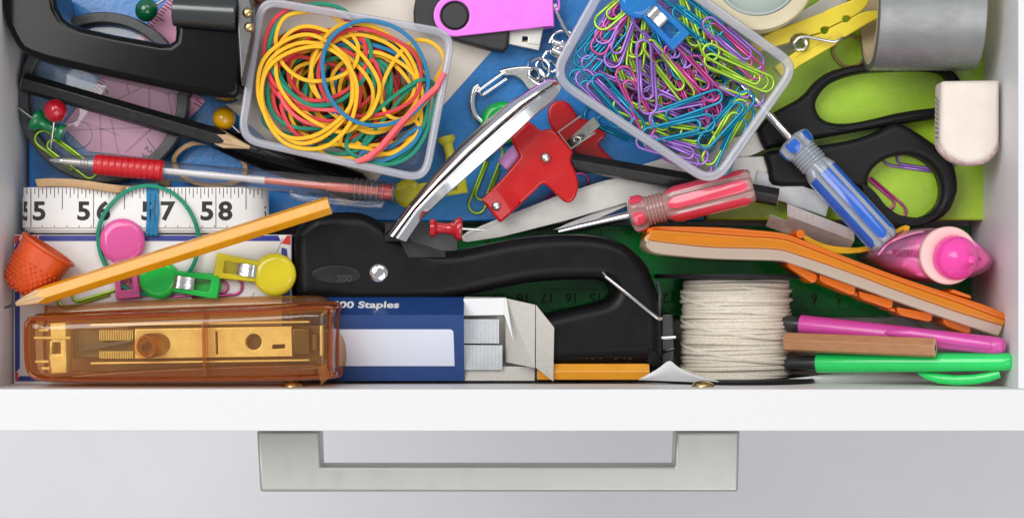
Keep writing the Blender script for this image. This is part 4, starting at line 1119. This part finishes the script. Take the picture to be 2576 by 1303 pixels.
# ================================================================ red bulldog clip
t = T('bulldog_clip', 'red metal bulldog clip with winged handles and silver rivets', 'bulldog clip', -268, (1370, 390), zb=-405)
redm = mat('red_enamelled_metal', 'C41014', .24, coat=.15, nz=(40, .05), bump=(40, .05))
fp = spl(pts(Z, 205, 1045, 215, 1030, 330, 915, 440, 780, 445, 750, 398, 655, 420, 620, 500, 545, 540, 550, 590, 592, 655, 583, 715, 622, 800, 722, 788, 790, 818, 860, 838, 940, 825, 1020, 790, 1062, 745, 1060, 680, 1000, 610, 945, 545, 1000, 430, 1105, 345, 1180, 310, 1182), 3)
t.p('front_plate', MB().ext(fp, -285, -268, 7, zf=lambda x, y: 16 * math.exp(-((x - 1373) ** 2 + (y - 398) ** 2) / 1500) - 26 * max(0, (y - 430) / 110) * (1 if x < 1300 else 0)), redm)
bp_ = spl(pts(Z, 645, 450, 665, 400, 720, 372, 770, 385, 810, 425, 850, 492, 905, 500, 930, 540, 1000, 572, 1030, 590, 1025, 620, 985, 665, 1030, 720, 1095, 785, 1080, 805, 930, 800, 800, 700, 700, 600, 655, 530), 3)
t.p('back_plate', MB().ext(bp_, -402, -384, 6), redm)
for c, r in ((Z(623, 774), 12), (Z(300, 1086), 12)):
    zz = -256 if c[1] < 450 else -288
    t.p('rivet', MB().lathe((*c, zz), (*c, zz + 10), [(-6, r + 1), (2, r), (6, r * .7), (8, 0)], 22), mat('rivet_steel', (.72, .7, .68), .2, metal=1, bump=(6, .2)))
spm = mat('clip_steel', (.5, .48, .44), .24, metal=1, nz=(20, .2))
t.p('spring_frame', MB().sweep([(*q, -272) for q in pts(Z, 852, 502, 705, 608, 790, 715, 948, 612)], 2.2, 16, sq=True), spm)
t.p('spring_plate', MB().quadslab((*Z(760, 660), -330), (*Z(940, 500), -300), (*Z(985, 555), -300), (*Z(810, 720), -330), -4), spm)
t.p('spring_coil', MB().sweep([(*Z(832 + 22 * math.cos(i * .5), 652 + 18 * math.sin(i * .5)), -304 + i * .6) for i in range(30)], 2.2, n=6), spm)
solo('eraser_stub', 'small round pink eraser stub poking out from under the red bulldog clip', 'eraser', -300, MB().lathe((*Z(342, 832), -305), (*Z(480, 700), -305), [(0, 15), (2, 19), (6, 21), (74, 21), (76, 19)], 26), mat('pink_eraser', 'E0A0DC', .75, nz=(8, .07), bump=(4, .25)))
# ================================================================ scissors
t = T('scissors', 'scissors with black plastic handles on the lime folder', 'scissors', -345, (2100, 330), zb=-412)
oh = pts(D, 112, 918, 140, 865, 230, 785, 320, 735, 400, 690, 460, 640, 520, 570, 610, 505, 740, 465, 870, 447, 1000, 440, 1250, 450, 1430, 474, 1510, 515, 1548, 590, 1540, 740, 1460, 815, 1370, 832, 1180, 858, 1000, 886, 800, 925, 600, 960, 420, 995, 250, 1026, 170, 1042, 145, 1010)
ih = pts(D, 522, 745, 545, 670, 610, 596, 720, 543, 860, 510, 1000, 498, 1200, 492, 1370, 500, 1440, 540, 1465, 640, 1440, 720, 1370, 752, 1240, 768, 1080, 795, 900, 838, 760, 862, 640, 860, 560, 825)
t.p('handle', MB().ext(spl(oh, 3), -400, -345, 17, 20, seg=5, holes=[spl(ih, 3)[::-1]]), black_soft)
oh = pts(D, 165, 1075, 300, 1050, 530, 1022, 700, 995, 830, 965, 940, 925, 1030, 878, 1090, 866, 1160, 886, 1280, 960, 1400, 1050, 1480, 1140, 1512, 1240, 1518, 1330)
oh += pts(K, 1275, 260, 1245, 335, 1190, 385, 1120, 412, 1040, 418, 950, 400, 870, 345, 810, 270, 740, 225, 600, 218, 460, 214, 302, 206, 278, 120)
ih = pts(K, 810, 205, 822, 140, 880, 82, 960, 53, 1040, 52, 1115, 85, 1170, 145, 1193, 225, 1180, 300, 1130, 355, 1060, 382, 985, 378, 905, 345, 840, 285)
t.p('handle', MB().ext(spl(oh, 3), -395, -338, 18, 22, seg=5, holes=[spl(ih, 3)[::-1]]), black_soft)
bl = [(1160, 594), (1175, 582), (1253, 549), (1400, 492), (1523, 452), (1700, 420), (1870, 394), (1932, 392), (1945, 462), (1800, 478), (1571, 511), (1419, 556), (1260, 596), (1175, 609), (1164, 606)]
t.p('blade', MB().ext(bl, -378, -368, 1.5), steel)
t.p('blade_edge', MB().ext([(1166, 592), (1253, 552), (1400, 495), (1523, 455), (1523, 459), (1400, 503), (1253, 562), (1170, 597)], -368, -366.5), mat('ground_steel', (.5, .48, .46), .4, metal=.9))
t.p('blade', MB().ext([(1392, 578), (1440, 556), (1530, 520), (1620, 412), (1780, 360), (1918, 328), (1930, 374), (1800, 430), (1640, 490), (1500, 552)], -390, -380, 1.5), steel)
t.p('pivot_screw', MB().lathe((1640, 440, -380), (1640, 440, -360), [(0, 20), (16, 20), (19, 14), (20, 0)], 24), chrome)
# ================================================================ screwdrivers
def driver(label, tip, coll, end, zt_, zc_, ze_, mcol, mclear, r, tint):
    zr = (zc_ + ze_) / 2
    t = T('screwdriver', label, 'screwdriver', zr, coll, zb=zr - r)
    a, b, c = V((*tip, zt_)), V((*coll, zc_)), V((*end, ze_))
    l1 = (b - a).length
    t.p('shaft', MB().lathe(a, b, [(0, 1.5), (3, 5.5), (30, 7.5), (60, 10), (l1 + 20, 10.5)], 20), chrome)
    l2 = (c - b).length
    fl = lambda q: 1 if q < 0 else 1
    def mod6(amp, n_=6, ph=0.0): return lambda a_, q: 1 - amp * max(0, math.cos(n_ * a_ + ph)) ** 2.2
    t.p('collar', MB().lathe(b, c, [(0, 20), (4, 33), (8, 43), (14, 47), (34, 47), (44, 42), (50, 35)], 60, mod=lambda a_, q: 1 - .2 * max(0, math.cos(5 * a_ + .6)) if 6 < q < 46 else 1), mclear)
    for i in range(5):
        aa = (i * 2 * math.pi / 5) + .6
        t.p('collar_inlay', MB().lathe(b, c, [(10, 44.6), (14, 47.6), (34, 47.6), (42, 43.5)], 9, mod=lambda a_, q: 1, cap=False) if False else inlay(b, c, [(9, 42.5), (14, 47.4), (34, 47.4), (44, 42)], aa, .36), mcol)
    pr = []
    for i in range(5): pr += [(48 + i * 9, 35), (50 + i * 9, 38), (54 + i * 9, 38), (56 + i * 9, 35)]
    t.p('neck', MB().lathe(b, c, pr, 32), mclear)
    hp = [(90, 33), (100, 36), (116, 42), (126, r), (l2 - 30, r), (l2 - 12, r * .97), (l2 - 3, r * .9), (l2, r * .8)]
    t.p('grip', MB().lathe(b, c, hp, 96, mod=lambda a_, q: 1 - .16 * max(0, math.cos(6 * a_ + .5)) ** 1.6 if q > 110 else 1), mclear)
    for i in range(6):
        aa = math.pi / 6 + i * math.pi / 3 - .5 / 6
        t.p('colour_stripe', inlay(b, c, [(104, r * .86), (124, r * 1.005), (l2 - 26, r * 1.005), (l2 - 14, r * .985)], aa, .33), mcol)
    t.p('colour_core', MB().lathe(b, c, [(96, r * .5), (l2 - 16, r * .55)], 24), mcol)
    return t
def inlay(p0, p1, prof, a_mid, half, n=6):
    p0, p1 = V(p0), V(p1)
    ax = (p1 - p0).normalized(); u = ax.cross(V((0, 0, 1))).normalized(); w = u.cross(ax)
    R = []
    for s_, r_ in prof:
        k_ = half * (1 if 0 < prof.index((s_, r_)) < len(prof) - 1 else .55)
        an = [a_mid - k_ + 2 * k_ * i / n for i in range(n + 1)]
        R.append([tuple(p0 + ax * s_ + (u * math.cos(a) + w * math.sin(a)) * r_) for a in an] + [tuple(p0 + ax * s_ + (u * math.cos(a) + w * math.sin(a)) * (r_ - 2.2)) for a in an[::-1]])
    return MB().loft(R)
bclear = mat('clear_acetate_blue', 'C2CAD6', .16, coat=.3, trans=.45, nz=(30, .1), stretch=(.3, 1, 1))
rclear = mat('clear_acetate_red', 'E4B0AC', .16, coat=.3, trans=.45, nz=(30, .1), stretch=(.3, 1, 1))
bcol = mat('blue_acetate', '2A62C4', .14, coat=.5, nz=(30, .12), stretch=(1, .3, 1))
rcol = mat('red_acetate', 'EA4C66', .14, coat=.5, nz=(30, .1), stretch=(.3, 1, 1))
driver('blue handled screwdriver lying over the round scissor handle', (1800, 130), (1990, 345), (2226, 612), -330, -290, -240, bcol, bclear, 42, None)
driver('red handled screwdriver pointing left over the scissor blade', (1405, 582), (1583, 542), (1892, 466), -345, -300, -260, rcol, rclear, 46, None)
# ================================================================ eraser
t = T('eraser', 'worn white block eraser leaning at the right drawer wall', 'eraser', -160, (2435, 300), zb=-240)
ep = rquad(pts(D, 1402, 567, 1811, 565, 1813, 1000, 1770, 1085, 1690, 1140, 1600, 1155, 1500, 1130, 1425, 1070, 1392, 1000), [12, 6, 40, 40, 40, 40, 40, 40, 40], 4)
t.p('block', wob(MB().ext(ep, -240, -160, 16, 15, seg=5), 2.0, 40), mat('white_eraser', 'E9DDD2', .8, nz=(57, .05), bump=(6, .2), rn=0))
we = pts(D, 1388, 990, 1400, 1035, 1430, 1072, 1500, 1116, 1600, 1140, 1690, 1128, 1765, 1082, 1800, 1020, 1806, 985)
t.p('worn_edge', wob(MB().sweep([(*q, -178) for q in spl(we, 4, False)], 9, 12, n=12, tap=[min(1, .2 + i * .12, .2 + (32 - i) * .12) for i in range(33)]), 2.5, 18), mat('worn_rubber', 'D9BFB8', .85, nz=(13, .5, 6.0), col2='9C8682', bump=(6, .3), rn=0))
sm = MB()
for i in range(9): sm.quadslab((2364.2, 236 + i * 13, -222), (2364.2, 240 + i * 13, -222), (2364.2, 258 + i * 11, -182), (2364.2, 255 + i * 11, -182), .3)
t.p('pencil_smudge', sm, mat('pencil_grey', (.25, .24, .24), .8), kind='stuff')
# ================================================================ duct tape
t = T('duct_tape', 'roll of silver duct tape lying on its side at the top right', 'tape roll', -270, (2320, 12), zb=-436)
ducm = mat('silver_duct_tape', (.29, .295, .295), .38, metal=.4, nz=(60, .1), stretch=(1, .15, 1), bump=(40, .05, (.3, 1, 1)))
cc = V((2187, 12, -270)); ce = V((2452, 12, -270))
t.p('tape', MB().lathe(cc, ce, [(0, 143), (0, 162), (3, 165), (262, 165), (265, 162), (265, 143)], 96, cap=False), ducm)
dt = MB()
nn_ = 44
for row in range(13):
    for i in range(26):
        a = math.radians(-4 + row * 8.2) + .04 * math.sin(i * .7)
        x = 2194 + i * 9.8 + rnd.uniform(-2, 2)
        if rnd.random() < .35: continue
        c = V((x, 12 + 165.2 * math.sin(a), -270 + 165.2 * math.cos(a)))
        dt.ball(tuple(c - V((0, 0, .6))), 1.35, 6, 4)
t.p('dimple', dt, ducm, kind='stuff')
t.p('tape_edge', MB().lathe(cc - V((.6, 0, 0)), ce, [(0, 150), (0, 164.5), (1, 164.5)], 96, cap=False), mat('grey_adhesive', (.12, .12, .12), .7, bump=(3, .5)))
t.p('core', MB().lathe(cc - V((1.2, 0, 0)), ce, [(266, 143), (266, 134), (0, 134), (0, 150)], 96, cap=False), mat('cardboard_core', 'C8B698', .75, nz=(15, .1)))
# ================================================================ clear tape roll
t = T('clear_tape', 'roll of cream translucent sticky tape cut by the top edge', 'tape roll', -215, (1905, -70), zb=-330)
crm = mat('cream_tape', 'D6CAAA', .3, coat=.3, sss=.3, nz=(50, .04), bump=(4, .1))
t.p('tape', MB().lathe((1905, -72, -330), (1905, -72, -200), [(0, 113), (0, 140), (4, 150), (100, 152), (112, 147), (116, 136), (116, 113)], 90, cap=False), crm)
t.p('core', MB().lathe((1905, -72, -330), (1905, -72, -200), [(0, 100), (0, 112), (110, 112), (112, 110), (112, 104), (70, 100), (66, 0)], 90, cap=False), tp('milky_core', 'E4EAE8', 'D0DAD8', .8, .2, .3))
# ================================================================ clothespin
t = T('clothes_peg', 'yellow plastic clothes peg with a steel wire spring', 'clothes peg', -300, (2030, 90), zb=-345)
ypl = mat('yellow_peg_plastic', 'EDD63A', .32, coat=.2, sss=.1, nz=(60, .04), bump=(8, .08))
up_ = pts(N, 640, 610, 800, 530, 1000, 430, 1100, 395, 1400, 275, 1680, 172, 1760, 125, 2080, 0, 2260, -70, 2340, -30, 2290, 80, 2190, 175, 2070, 243, 2045, 222, 2005, 214, 1965, 225, 1945, 260, 1955, 290, 1900, 315, 1765, 380, 1740, 368, 1690, 366, 1650, 390, 1645, 430, 1658, 450, 1480, 500, 1440, 480, 1380, 470, 1290, 482, 1235, 530, 1212, 590, 980, 656, 800, 720)
lo_ = pts(N, 1100, 1060, 1000, 930, 1130, 830, 1300, 710, 1360, 705, 1440, 690, 1475, 640, 1485, 512, 1660, 462, 1700, 475, 1745, 452, 1768, 392, 1955, 300, 1990, 312, 2040, 296, 2072, 250, 2190, 182, 2300, 152, 2470, 140, 2470, 245, 2300, 330, 1960, 530, 1850, 622, 1600, 770, 1340, 920, 1290, 965, 1180, 1010)
t.p('limb', MB().ext(up_, -338, -300, 4), ypl)
t.p('limb', MB().ext(lo_, -340, -302, 4), ypl)
t.p('groove', MB().ext(pts(N, 1290, 800, 1800, 500, 1806, 506, 1296, 806), -302, -301.4), mat('yellow_groove', 'C8B020', .5))
coil = []
cc_ = N(1360, 612)
for i in range(50): coil.append((cc_[0] + 15.5 * math.cos(i * .42), cc_[1] + 15.5 * math.sin(i * .42), -330 + i * .95))
t.p('spring', MB().sweep(coil, 3.9, n=8), wire_m)
t.p('spring', MB().sweep([(x, y, z) for (x, y), z in zip(spl(pts(N, 1275, 590, 1320, 535, 1400, 520, 1550, 545, 1700, 575, 1810, 592, 1880, 570, 1920, 542, 1965, 540), 4, False), [-286 + 4 * math.sin(i * .1) - (8 if i > 30 else 0) for i in range(40)])], 4, n=9), wire_m)
solo('steel_ruler', 'grey metal strip lying slantwise under the yellow clothes peg', 'metal strip', -392, MB().ext(pts(N, 640, 560, 1560, 55, 1760, -80, 2060, -60, 1990, 60, 1300, 690, 1110, 795, 960, 745), -400, -392, 2), steel)
# ================================================================ loose staple strips
stick('staple_strip', 'pale strip of staples lying flat beneath the scissors and blue screwdriver', -352, [(*Q(230, -20), -356), (*Q(1240, 330), -356), (*Q(150, 262), -360), (*Q(1172, 612), -360)], 58)
def sq3(x, y, z): return (*Q(x, y), z)
stick('staple_strip', 'thick strip of staples lying on its side above the orange calculator', -300, [sq3(628, 436, -300), sq3(1560, 800, -300), sq3(640, 600, -312), sq3(1572, 948, -312)], 56,
      sides=([sq3(650, 604, -313), sq3(1572, 952, -313), sq3(602, 785, -370), sq3(1524, 1116, -370)], [sq3(410, 585, -340), sq3(720, 700, -340), sq3(378, 740, -375), sq3(720, 862, -375)]))
# ================================================================ green ruler on the drawer floor
t = T('green_ruler', 'see-through dark green ruler lying upside down at the bottom', 'ruler', -556, (1800, 680), zb=-562)
grm = tp('dark_green_acrylic', '60C880', '12A646', .8, .08, .3, .03, trl=.05)
t.p('blade', MB().ext(rquad([(1150, 566), (2440, 570), (2440, 794), (1150, 794)], 6), -562, -553, 2), grm)
rp = mat('dark_ruler_print', (.01, .03, .015), .6)
tk = MB()
def cm(n): return 1683 + (12 - n) * 61.0
for i in range(0, 205):
    x = cm(i / 10)
    if not 1160 < x < 2430: continue
    h = 24 if i % 10 == 0 else (18 if i % 5 == 0 else 12)
    tk.box(x - .8, 792 - h * 1.6, -552.8, x + .8, 792, -552.3)
for i in range(0, 134):
    x = 2428 - i * 9.55
    h = 34 if i % 16 == 0 else (24 if i % 8 == 0 else (17 if i % 4 == 0 else 11))
    tk.box(x - .8, 571, -552.8, x + .8, 571 + h, -552.3)
tk.box(1360, 727, -552.8, 1500, 728.5, -552.3)
t.p('tick_marks', tk, rp, kind='stuff')
for n in range(2, 20): text(t, str(n), cm(n) - 1, 738, -552.5, 34, rp, rot=math.pi, align='CENTER', name='numeral', bold=.3)
for n in range(0, 8): text(t, str(n + 1), 2428 - (n + 1) * 152.8 + 20, 598, -552.5, 30, rp, rot=math.pi, align='CENTER', name='numeral', bold=.3)
# papers on the floor
greyp = mat('grey_paper', 'B9B7B4', .75, nz=(60, .05), bump=(8, .15))
solo('paper_sheet', 'pale grey paper lying on the drawer floor under the pens', 'paper', -590, wob(MB().ext([(1900, 790), (2300, 800), (2500, 830), (2500, 968), (1640, 968), (1650, 800)], -592, -590), 1.2, 120), greyp)
torn = [K(880, 960), K(905, 915), K(940, 860), K(990, 880)]
tq = [K(990 + i * 9, 880 + i * 7.2 + (3 if i % 2 else -3)) for i in range(14)]
solo('paper_scrap', 'grey torn paper scrap with a ragged edge beside the calculator', 'paper', -570, MB().ext([K(880, 960), K(940, 862)] + tq + [K(1110, 985), K(1000, 980)], -574, -571), mat('dark_grey_paper', 'A4A29F', .75, nz=(40, .06), bump=(6, .2)))
cu = MB()
be = spl([(1606, 956, -215), (1660, 958, -212), (1720, 960, -210), (1790, 963, -208), (1850, 966, -212), (2000, 968, -300), (2200, 968, -310), (2400, 968, -300), (2530, 968, -260)], 5, False)
te = spl([(1610, 953, -213), (1652, 928, -185), (1681, 906, -160), (1706, 922, -172), (1755, 944, -190), (1850, 962, -206), (2000, 956, -290), (2190, 938, -300), (2380, 952, -290), (2530, 962, -255)], 4, False)
R = []
for a_, b_ in zip(be, te):
    a_, b_ = V(a_), V(b_)
    R.append([tuple(a_.lerp(b_, i / 6) + V((0, 0, 10 * math.sin(math.pi * i / 6)))) for i in range(7)])
cu.loft(R, ring=False)
solo('curled_paper', 'white paper corner curling up at the drawer front by the twine spool', 'paper', -190, cu, paper_w, smooth=80)
# ================================================================ twine spool
t = T('twine_spool', 'black spool wound with thick off-white cotton twine', 'spool', -380, (1852, 825), zb=-590)
sp0, sp1 = V((1852, 690, -385)), V((1852, 958, -385))
t.p('core', MB().lathe(sp0, sp1, [(0, 60), (268, 60)], 32), black_soft)
t.p('flange', MB().lathe(sp0, sp1, [(0, 196), (-1, 204), (4, 206), (9, 204), (10, 196)], 72), black_soft)
t.p('flange', MB().lathe(sp0, sp1, [(258, 196), (257, 204), (262, 206), (267, 204), (268, 196)], 72), black_soft)
twm = mat('cotton_twine', 'E2D8C8', .85, nz=(7, .14), bump=(2.6, .55))
tw = []
turns = 31
for i in range(turns * 40):
    a = 2 * math.pi * i / 40
    f = i / (turns * 40)
    tr = int(i / 40)
    rr = 132 + 3.5 * math.sin(tr * 2.4) + 2.5 * math.sin(a * 2 + tr * 1.7) - 4 * (abs(f - .5) * 2) ** 6
    y = 704 + 246 * f + 1.6 * math.sin(a + tr * 1.3) + .9 * math.sin(a * 3 + tr)
    tw.append((1852 + rr * math.sin(a), y, -385 - rr * math.cos(a)))
t.p('twine', MB().sweep(tw, 5.4, n=7, up=(0, 1, 0)), twm, kind='stuff')
t.p('twine_layer', MB().lathe(sp0, sp1, [(12, 120), (13, 128), (255, 128), (257, 120)], 48), twm)
tw2 = []
for i in range(4 * 40):
    a = 2 * math.pi * i / 40; f = i / 160
    tw2.append((1852 + 136 * math.sin(a), 708 + 238 * f + 14 * math.sin(a * 1.0 + 1), -385 + (136 + 2 * math.sin(a * 3)) * math.cos(a)))
t.p('twine', MB().sweep(tw2, 5, n=7, up=(0, 1, 0)), twm, kind='stuff')
# ================================================================ orange calculator on its edge
zc = -150
t = T('calculator', 'orange see-through calculator standing on its long edge', 'calculator', zc, (2080, 690), zb=-420)
orm = tp('orange_clear_plastic', 'FFD08A', 'FF9A20', .6, .1, .35, .05, trl=0)
ord_ = tp('deep_orange_plastic', 'FFB460', 'FA7C10', .66, .12, .35, .05, trl=0)
wt = tp('frosted_white_plastic', 'FFF0E0', 'F6DCC8', .5, .2, .3, .05, trl=0)
top_e = [(1630, 588), (1638, 575), (1658, 569), (1800, 571), (1886, 577), (1957, 584), (2000, 595), (2133, 647), (2276, 700), (2419, 747), (2490, 771), (2526, 788), (2533, 798)]
mid_e = [(1628, 598), (1636, 604), (1720, 615), (1800, 622), (1900, 624), (1962, 628), (2005, 640), (2133, 683), (2276, 737), (2419, 787), (2524, 819)]
ridge = [(1634, 584), (1650, 578), (1800, 589), (1886, 595), (1957, 600), (2000, 611), (2133, 662), (2276, 715), (2419, 764), (2530, 806)]
low_e = [(1624, 618), (1647, 636), (1720, 645), (1800, 651), (1900, 654), (1962, 656), (2000, 666), (2133, 713), (2276, 765), (2419, 815), (2500, 842), (2514, 842), (2524, 820)]
s3 = lambda q: spl(q, 3, False)
t.p('shell', MB().ext(s3(top_e) + s3(ridge)[::-1], -418, zc - 3, 5), ord_)
t.p('shell', MB().ext(s3(ridge) + s3(mid_e)[::-1], -418, zc, 4), orm)
t.p('back_cover', MB().ext(s3(mid_e) + s3(low_e)[::-1], -416, zc - 2, 5), wt)
for x in (1790, 2190, 2360):
    pass
for i, (x0, y0, x1, y1) in enumerate([(1985, 655, 2059, 712), (2066, 690, 2157, 742), (2166, 732, 2252, 776), (2262, 772, 2352, 810), (2378, 800, 2450, 842)]):
    q = [(x0, y0), (x1, y1 - 22), (x1 - 2, y1 - 4), (x1 - 12, y1), (x0 + 10, y0 + 22), (x0, y0 + 14)]
    t.p('key', MB().ext(q, -330, zc - 26, 4), ord_)
    if i in (1, 2, 3):
        q2 = [(x0 - 26, y0 - 8), (x0 - 2, y0 + 4), (x0 - 2, y0 + 14), (x0 - 20, y0 + 8)]
        t.p('key', MB().ext(q2, -340, zc - 40, 3), ord_)
im = mat('inner_circuit_brown', 'A8622C', .5)
for q in ([(1700, 592), (1860, 600), (1860, 612), (1700, 604)], [(2030, 632), (2120, 664), (2116, 674), (2026, 642)]):
    t.p('inner_board', MB().ext(q, -400, zc - 14), im)
t.p('corner_post', MB().ext(circ(2015, 588, 11, 18), -300, zc - 6, 3), ord_)
t.p('corner_stud', MB().ext(pts(K, 1240, 775, 1260, 758, 1350, 790, 1355, 808), -300, zc - 4, 3), ord_)
# ================================================================ pink glue bottle
t = T('glue_bottle', 'pink see-through glue bottle standing upright, seen from its cap', 'bottle', -170, (2355, 640), zb=-560)
pkclear = tp('pink_clear_plastic', 'FFE8F4', 'FFA0DA', .26, .05, .5, .05, trl=0, deep='FFA8D8')
pkglue = mat('pink_pearl_glue', 'FF7CCC', .3, coat=.4, nz=(40, .08))
bo = [(2357 + (x - 2357) * 1.035, 641 + (y - 641) * 1.02) for x, y in spl(pts(K, 858, 575, 900, 510, 990, 462, 1100, 437, 1220, 430, 1340, 460, 1430, 520, 1492, 590, 1470, 650, 1400, 690, 1290, 715, 1180, 722, 1070, 700, 960, 655, 890, 612), 4)]
bot = MB()
bot.loft([[(x, y, -558) for x, y in inset(bo, 20)], [(x, y, -540) for x, y in inset(bo, 6)], [(x, y, -300) for x, y in bo], [(x, y, -236) for x, y in inset(bo, 3)], [(x, y, -205) for x, y in inset(bo, 14)], [(x, y, -188) for x, y in inset(bo, 30)], [(x, y, -180) for x, y in inset(bo, 48)]])
t.p('bottle', bot, pkclear)
gl = spl(pts(K, 1000, 640, 1010, 600, 1050, 570, 1080, 500, 1230, 450, 1340, 475, 1420, 530, 1470, 590, 1440, 640, 1300, 690, 1180, 700, 1090, 690, 1030, 650), 4)
t.p('glue', MB().ext(gl, -540, -206, 12, zf=lambda x, y: 6 * math.sin(x * .09)), pkglue)
t.p('rib', MB().sweep([(*q, -196) for q in spl(pts(K, 870, 575, 930, 510, 1040, 465, 1110, 452), 4, False)], 3.2, n=8), pkclear)
c0 = K(1228, 578); c1 = K(1262, 592)
coll = MB().lathe((*c0, -190), (*K(1236, 581), -140), [(0, 66), (2, 72), (22, 73), (26, 70), (28, 58), (26, 50)], 96, mod=lambda a, q: 1 + (.012 * math.sin(48 * a) if 1 < q < 25 else 0))
t.p('collar', coll, mat('pale_pink_collar', 'F3C8C4', .4, nz=(30, .04), sss=.2))
capm = mat('hot_pink_plastic', 'FF4CB0', .25, coat=.3, sss=.25, nz=(40, .05))
cp_ = MB().lathe((*K(1256, 590), -172), (*K(1330, 605), -60), [(0, 56), (6, 57), (30, 54), (44, 48), (60, 30), (74, 17), (90, 12), (97, 9), (100, 3)], 80, mod=lambda a, q: 1 + (.014 * math.sin(40 * a) if 8 < q < 46 else 0))
t.p('cap', cp_, capm)
# ================================================================ pens lying at the front right
def stickpen(label, a, b, r, mcap, za, zb_, barrel_to, mb_, clipq, cat='pen'):
    t = T('stick_pen', label, cat, zb_, ((a[0] + b[0]) / 2, (a[1] + b[1]) / 2), zb=min(za, zb_) - r)
    p, q = V((*a, za)), V((*b, zb_)); Lg = (q - p).length
    t.p('cap', MB().lathe(p, q, [(0, r * .82), (1, r), (4, r * 1.03), (Lg * .5, r), (Lg - 26, r * .92), (Lg - 10, r * .84), (Lg - 3, r * .72), (Lg, r * .5)], 36), mcap)
    e = V((*barrel_to, za - (zb_ - za) * .35))
    l2 = (p - e).length
    t.p('barrel', MB().lathe(e, p, [(0, r * .75), (3, r * .8), (l2 + 6, r * .8)], 28), mb_)
    t.p('clip', MB().sweep(clipq, r * .5, r * .26, 12, tap=[.15, .7, 1, 1, 1, .95, .75]), mcap)
    ax = (q - p).normalized()
    t.p('end_vent', MB().lathe(q - ax * 8, q + ax * 2, [(0, r * .5), (9.5, r * .46), (10, r * .3)], 20), mcap)
    return t
pkcap = mat('magenta_pen_cap', 'D24CA4', .3, coat=.3, nz=(60, .04))
gcap = mat('bright_green_pen_cap', '22D96A', .26, coat=.35, nz=(60, .03))
smoke = mat('smoky_black_barrel', (.03, .03, .032), .25, coat=.3)
zz = lambda u_: -285 + 205 * u_
stickpen('pink capped pen behind the bare wood pencil, upper of the three', (2040, 820), (2528, 872), 25, pkcap, -300, -95, (1900, 806), smoke,
         [(*q, z) for q, z in zip(pts(K, 925, 992, 960, 990, 1060, 996, 1180, 1012, 1300, 1030, 1400, 1044, 1450, 1052), [-185, -172, -156, -130, -110, -92, -84])])
stickpen('bright green capped pen along the drawer front, lowest of the three', (2082, 920), (2550, 909), 25, gcap, -280, -85, (1950, 925), smoke,
         [(*q, z) for q, z in zip(pts(K, 1110, 1208, 1150, 1222, 1210, 1236, 1290, 1243, 1380, 1238, 1450, 1224, 1510, 1206), [-190, -180, -165, -145, -125, -110, -100])])
# ================================================================ finer pieces belong to their part
SUB = {'bifocal_spot': 'lens', 'barrel_ring': 'barrel', 'pocket_clip': 'barrel', 'spring_turn': 'nose', 'ink_refill': 'refill', 'button_cap': 'push_button',
       'blue_border': 'carton', 'red_corner_print': 'carton', 'flap_crease': 'carton', 'side_print': 'carton', 'label': 'carton', 'lettering': 'carton',
       'plug_seam': 'plug', 'contacts': 'plug', 'colour_stripe': 'grip', 'colour_core': 'grip', 'collar_inlay': 'collar', 'tick_marks': 'blade', 'grid_lines': 'blade', 'numeral': 'blade',
       'post_ring': 'rear_post', 'post_core': 'rear_post', 'lead_point': 'sharpened_wood', 'dimple': 'tape', 'tape_edge': 'tape', 'blade_edge': 'blade', 'lining': 'cup', 'bump': 'cup',
       'edge_line': 'top_shell', 'shell_lip': 'top_shell', 'cross_rib': 'top_shell', 'oval_badge': 'body', 'lever_pin': 'lever', 'rib': 'bottle', 'glue': 'bottle', 'spring_coil': 'spring_frame', 'end_vent': 'cap'}
for r_ in [q for q in bpy.data.objects if q.parent is None and q.type == 'EMPTY']:
    ch = list(r_.children)
    for c in ch:
        n_ = c.name.split('.')[0]
        to = SUB.get(n_)
        if not to: continue
        host = [h for h in ch if h.name.split('.')[0] == to]
        if host and n_ != to: c.parent = host[0]
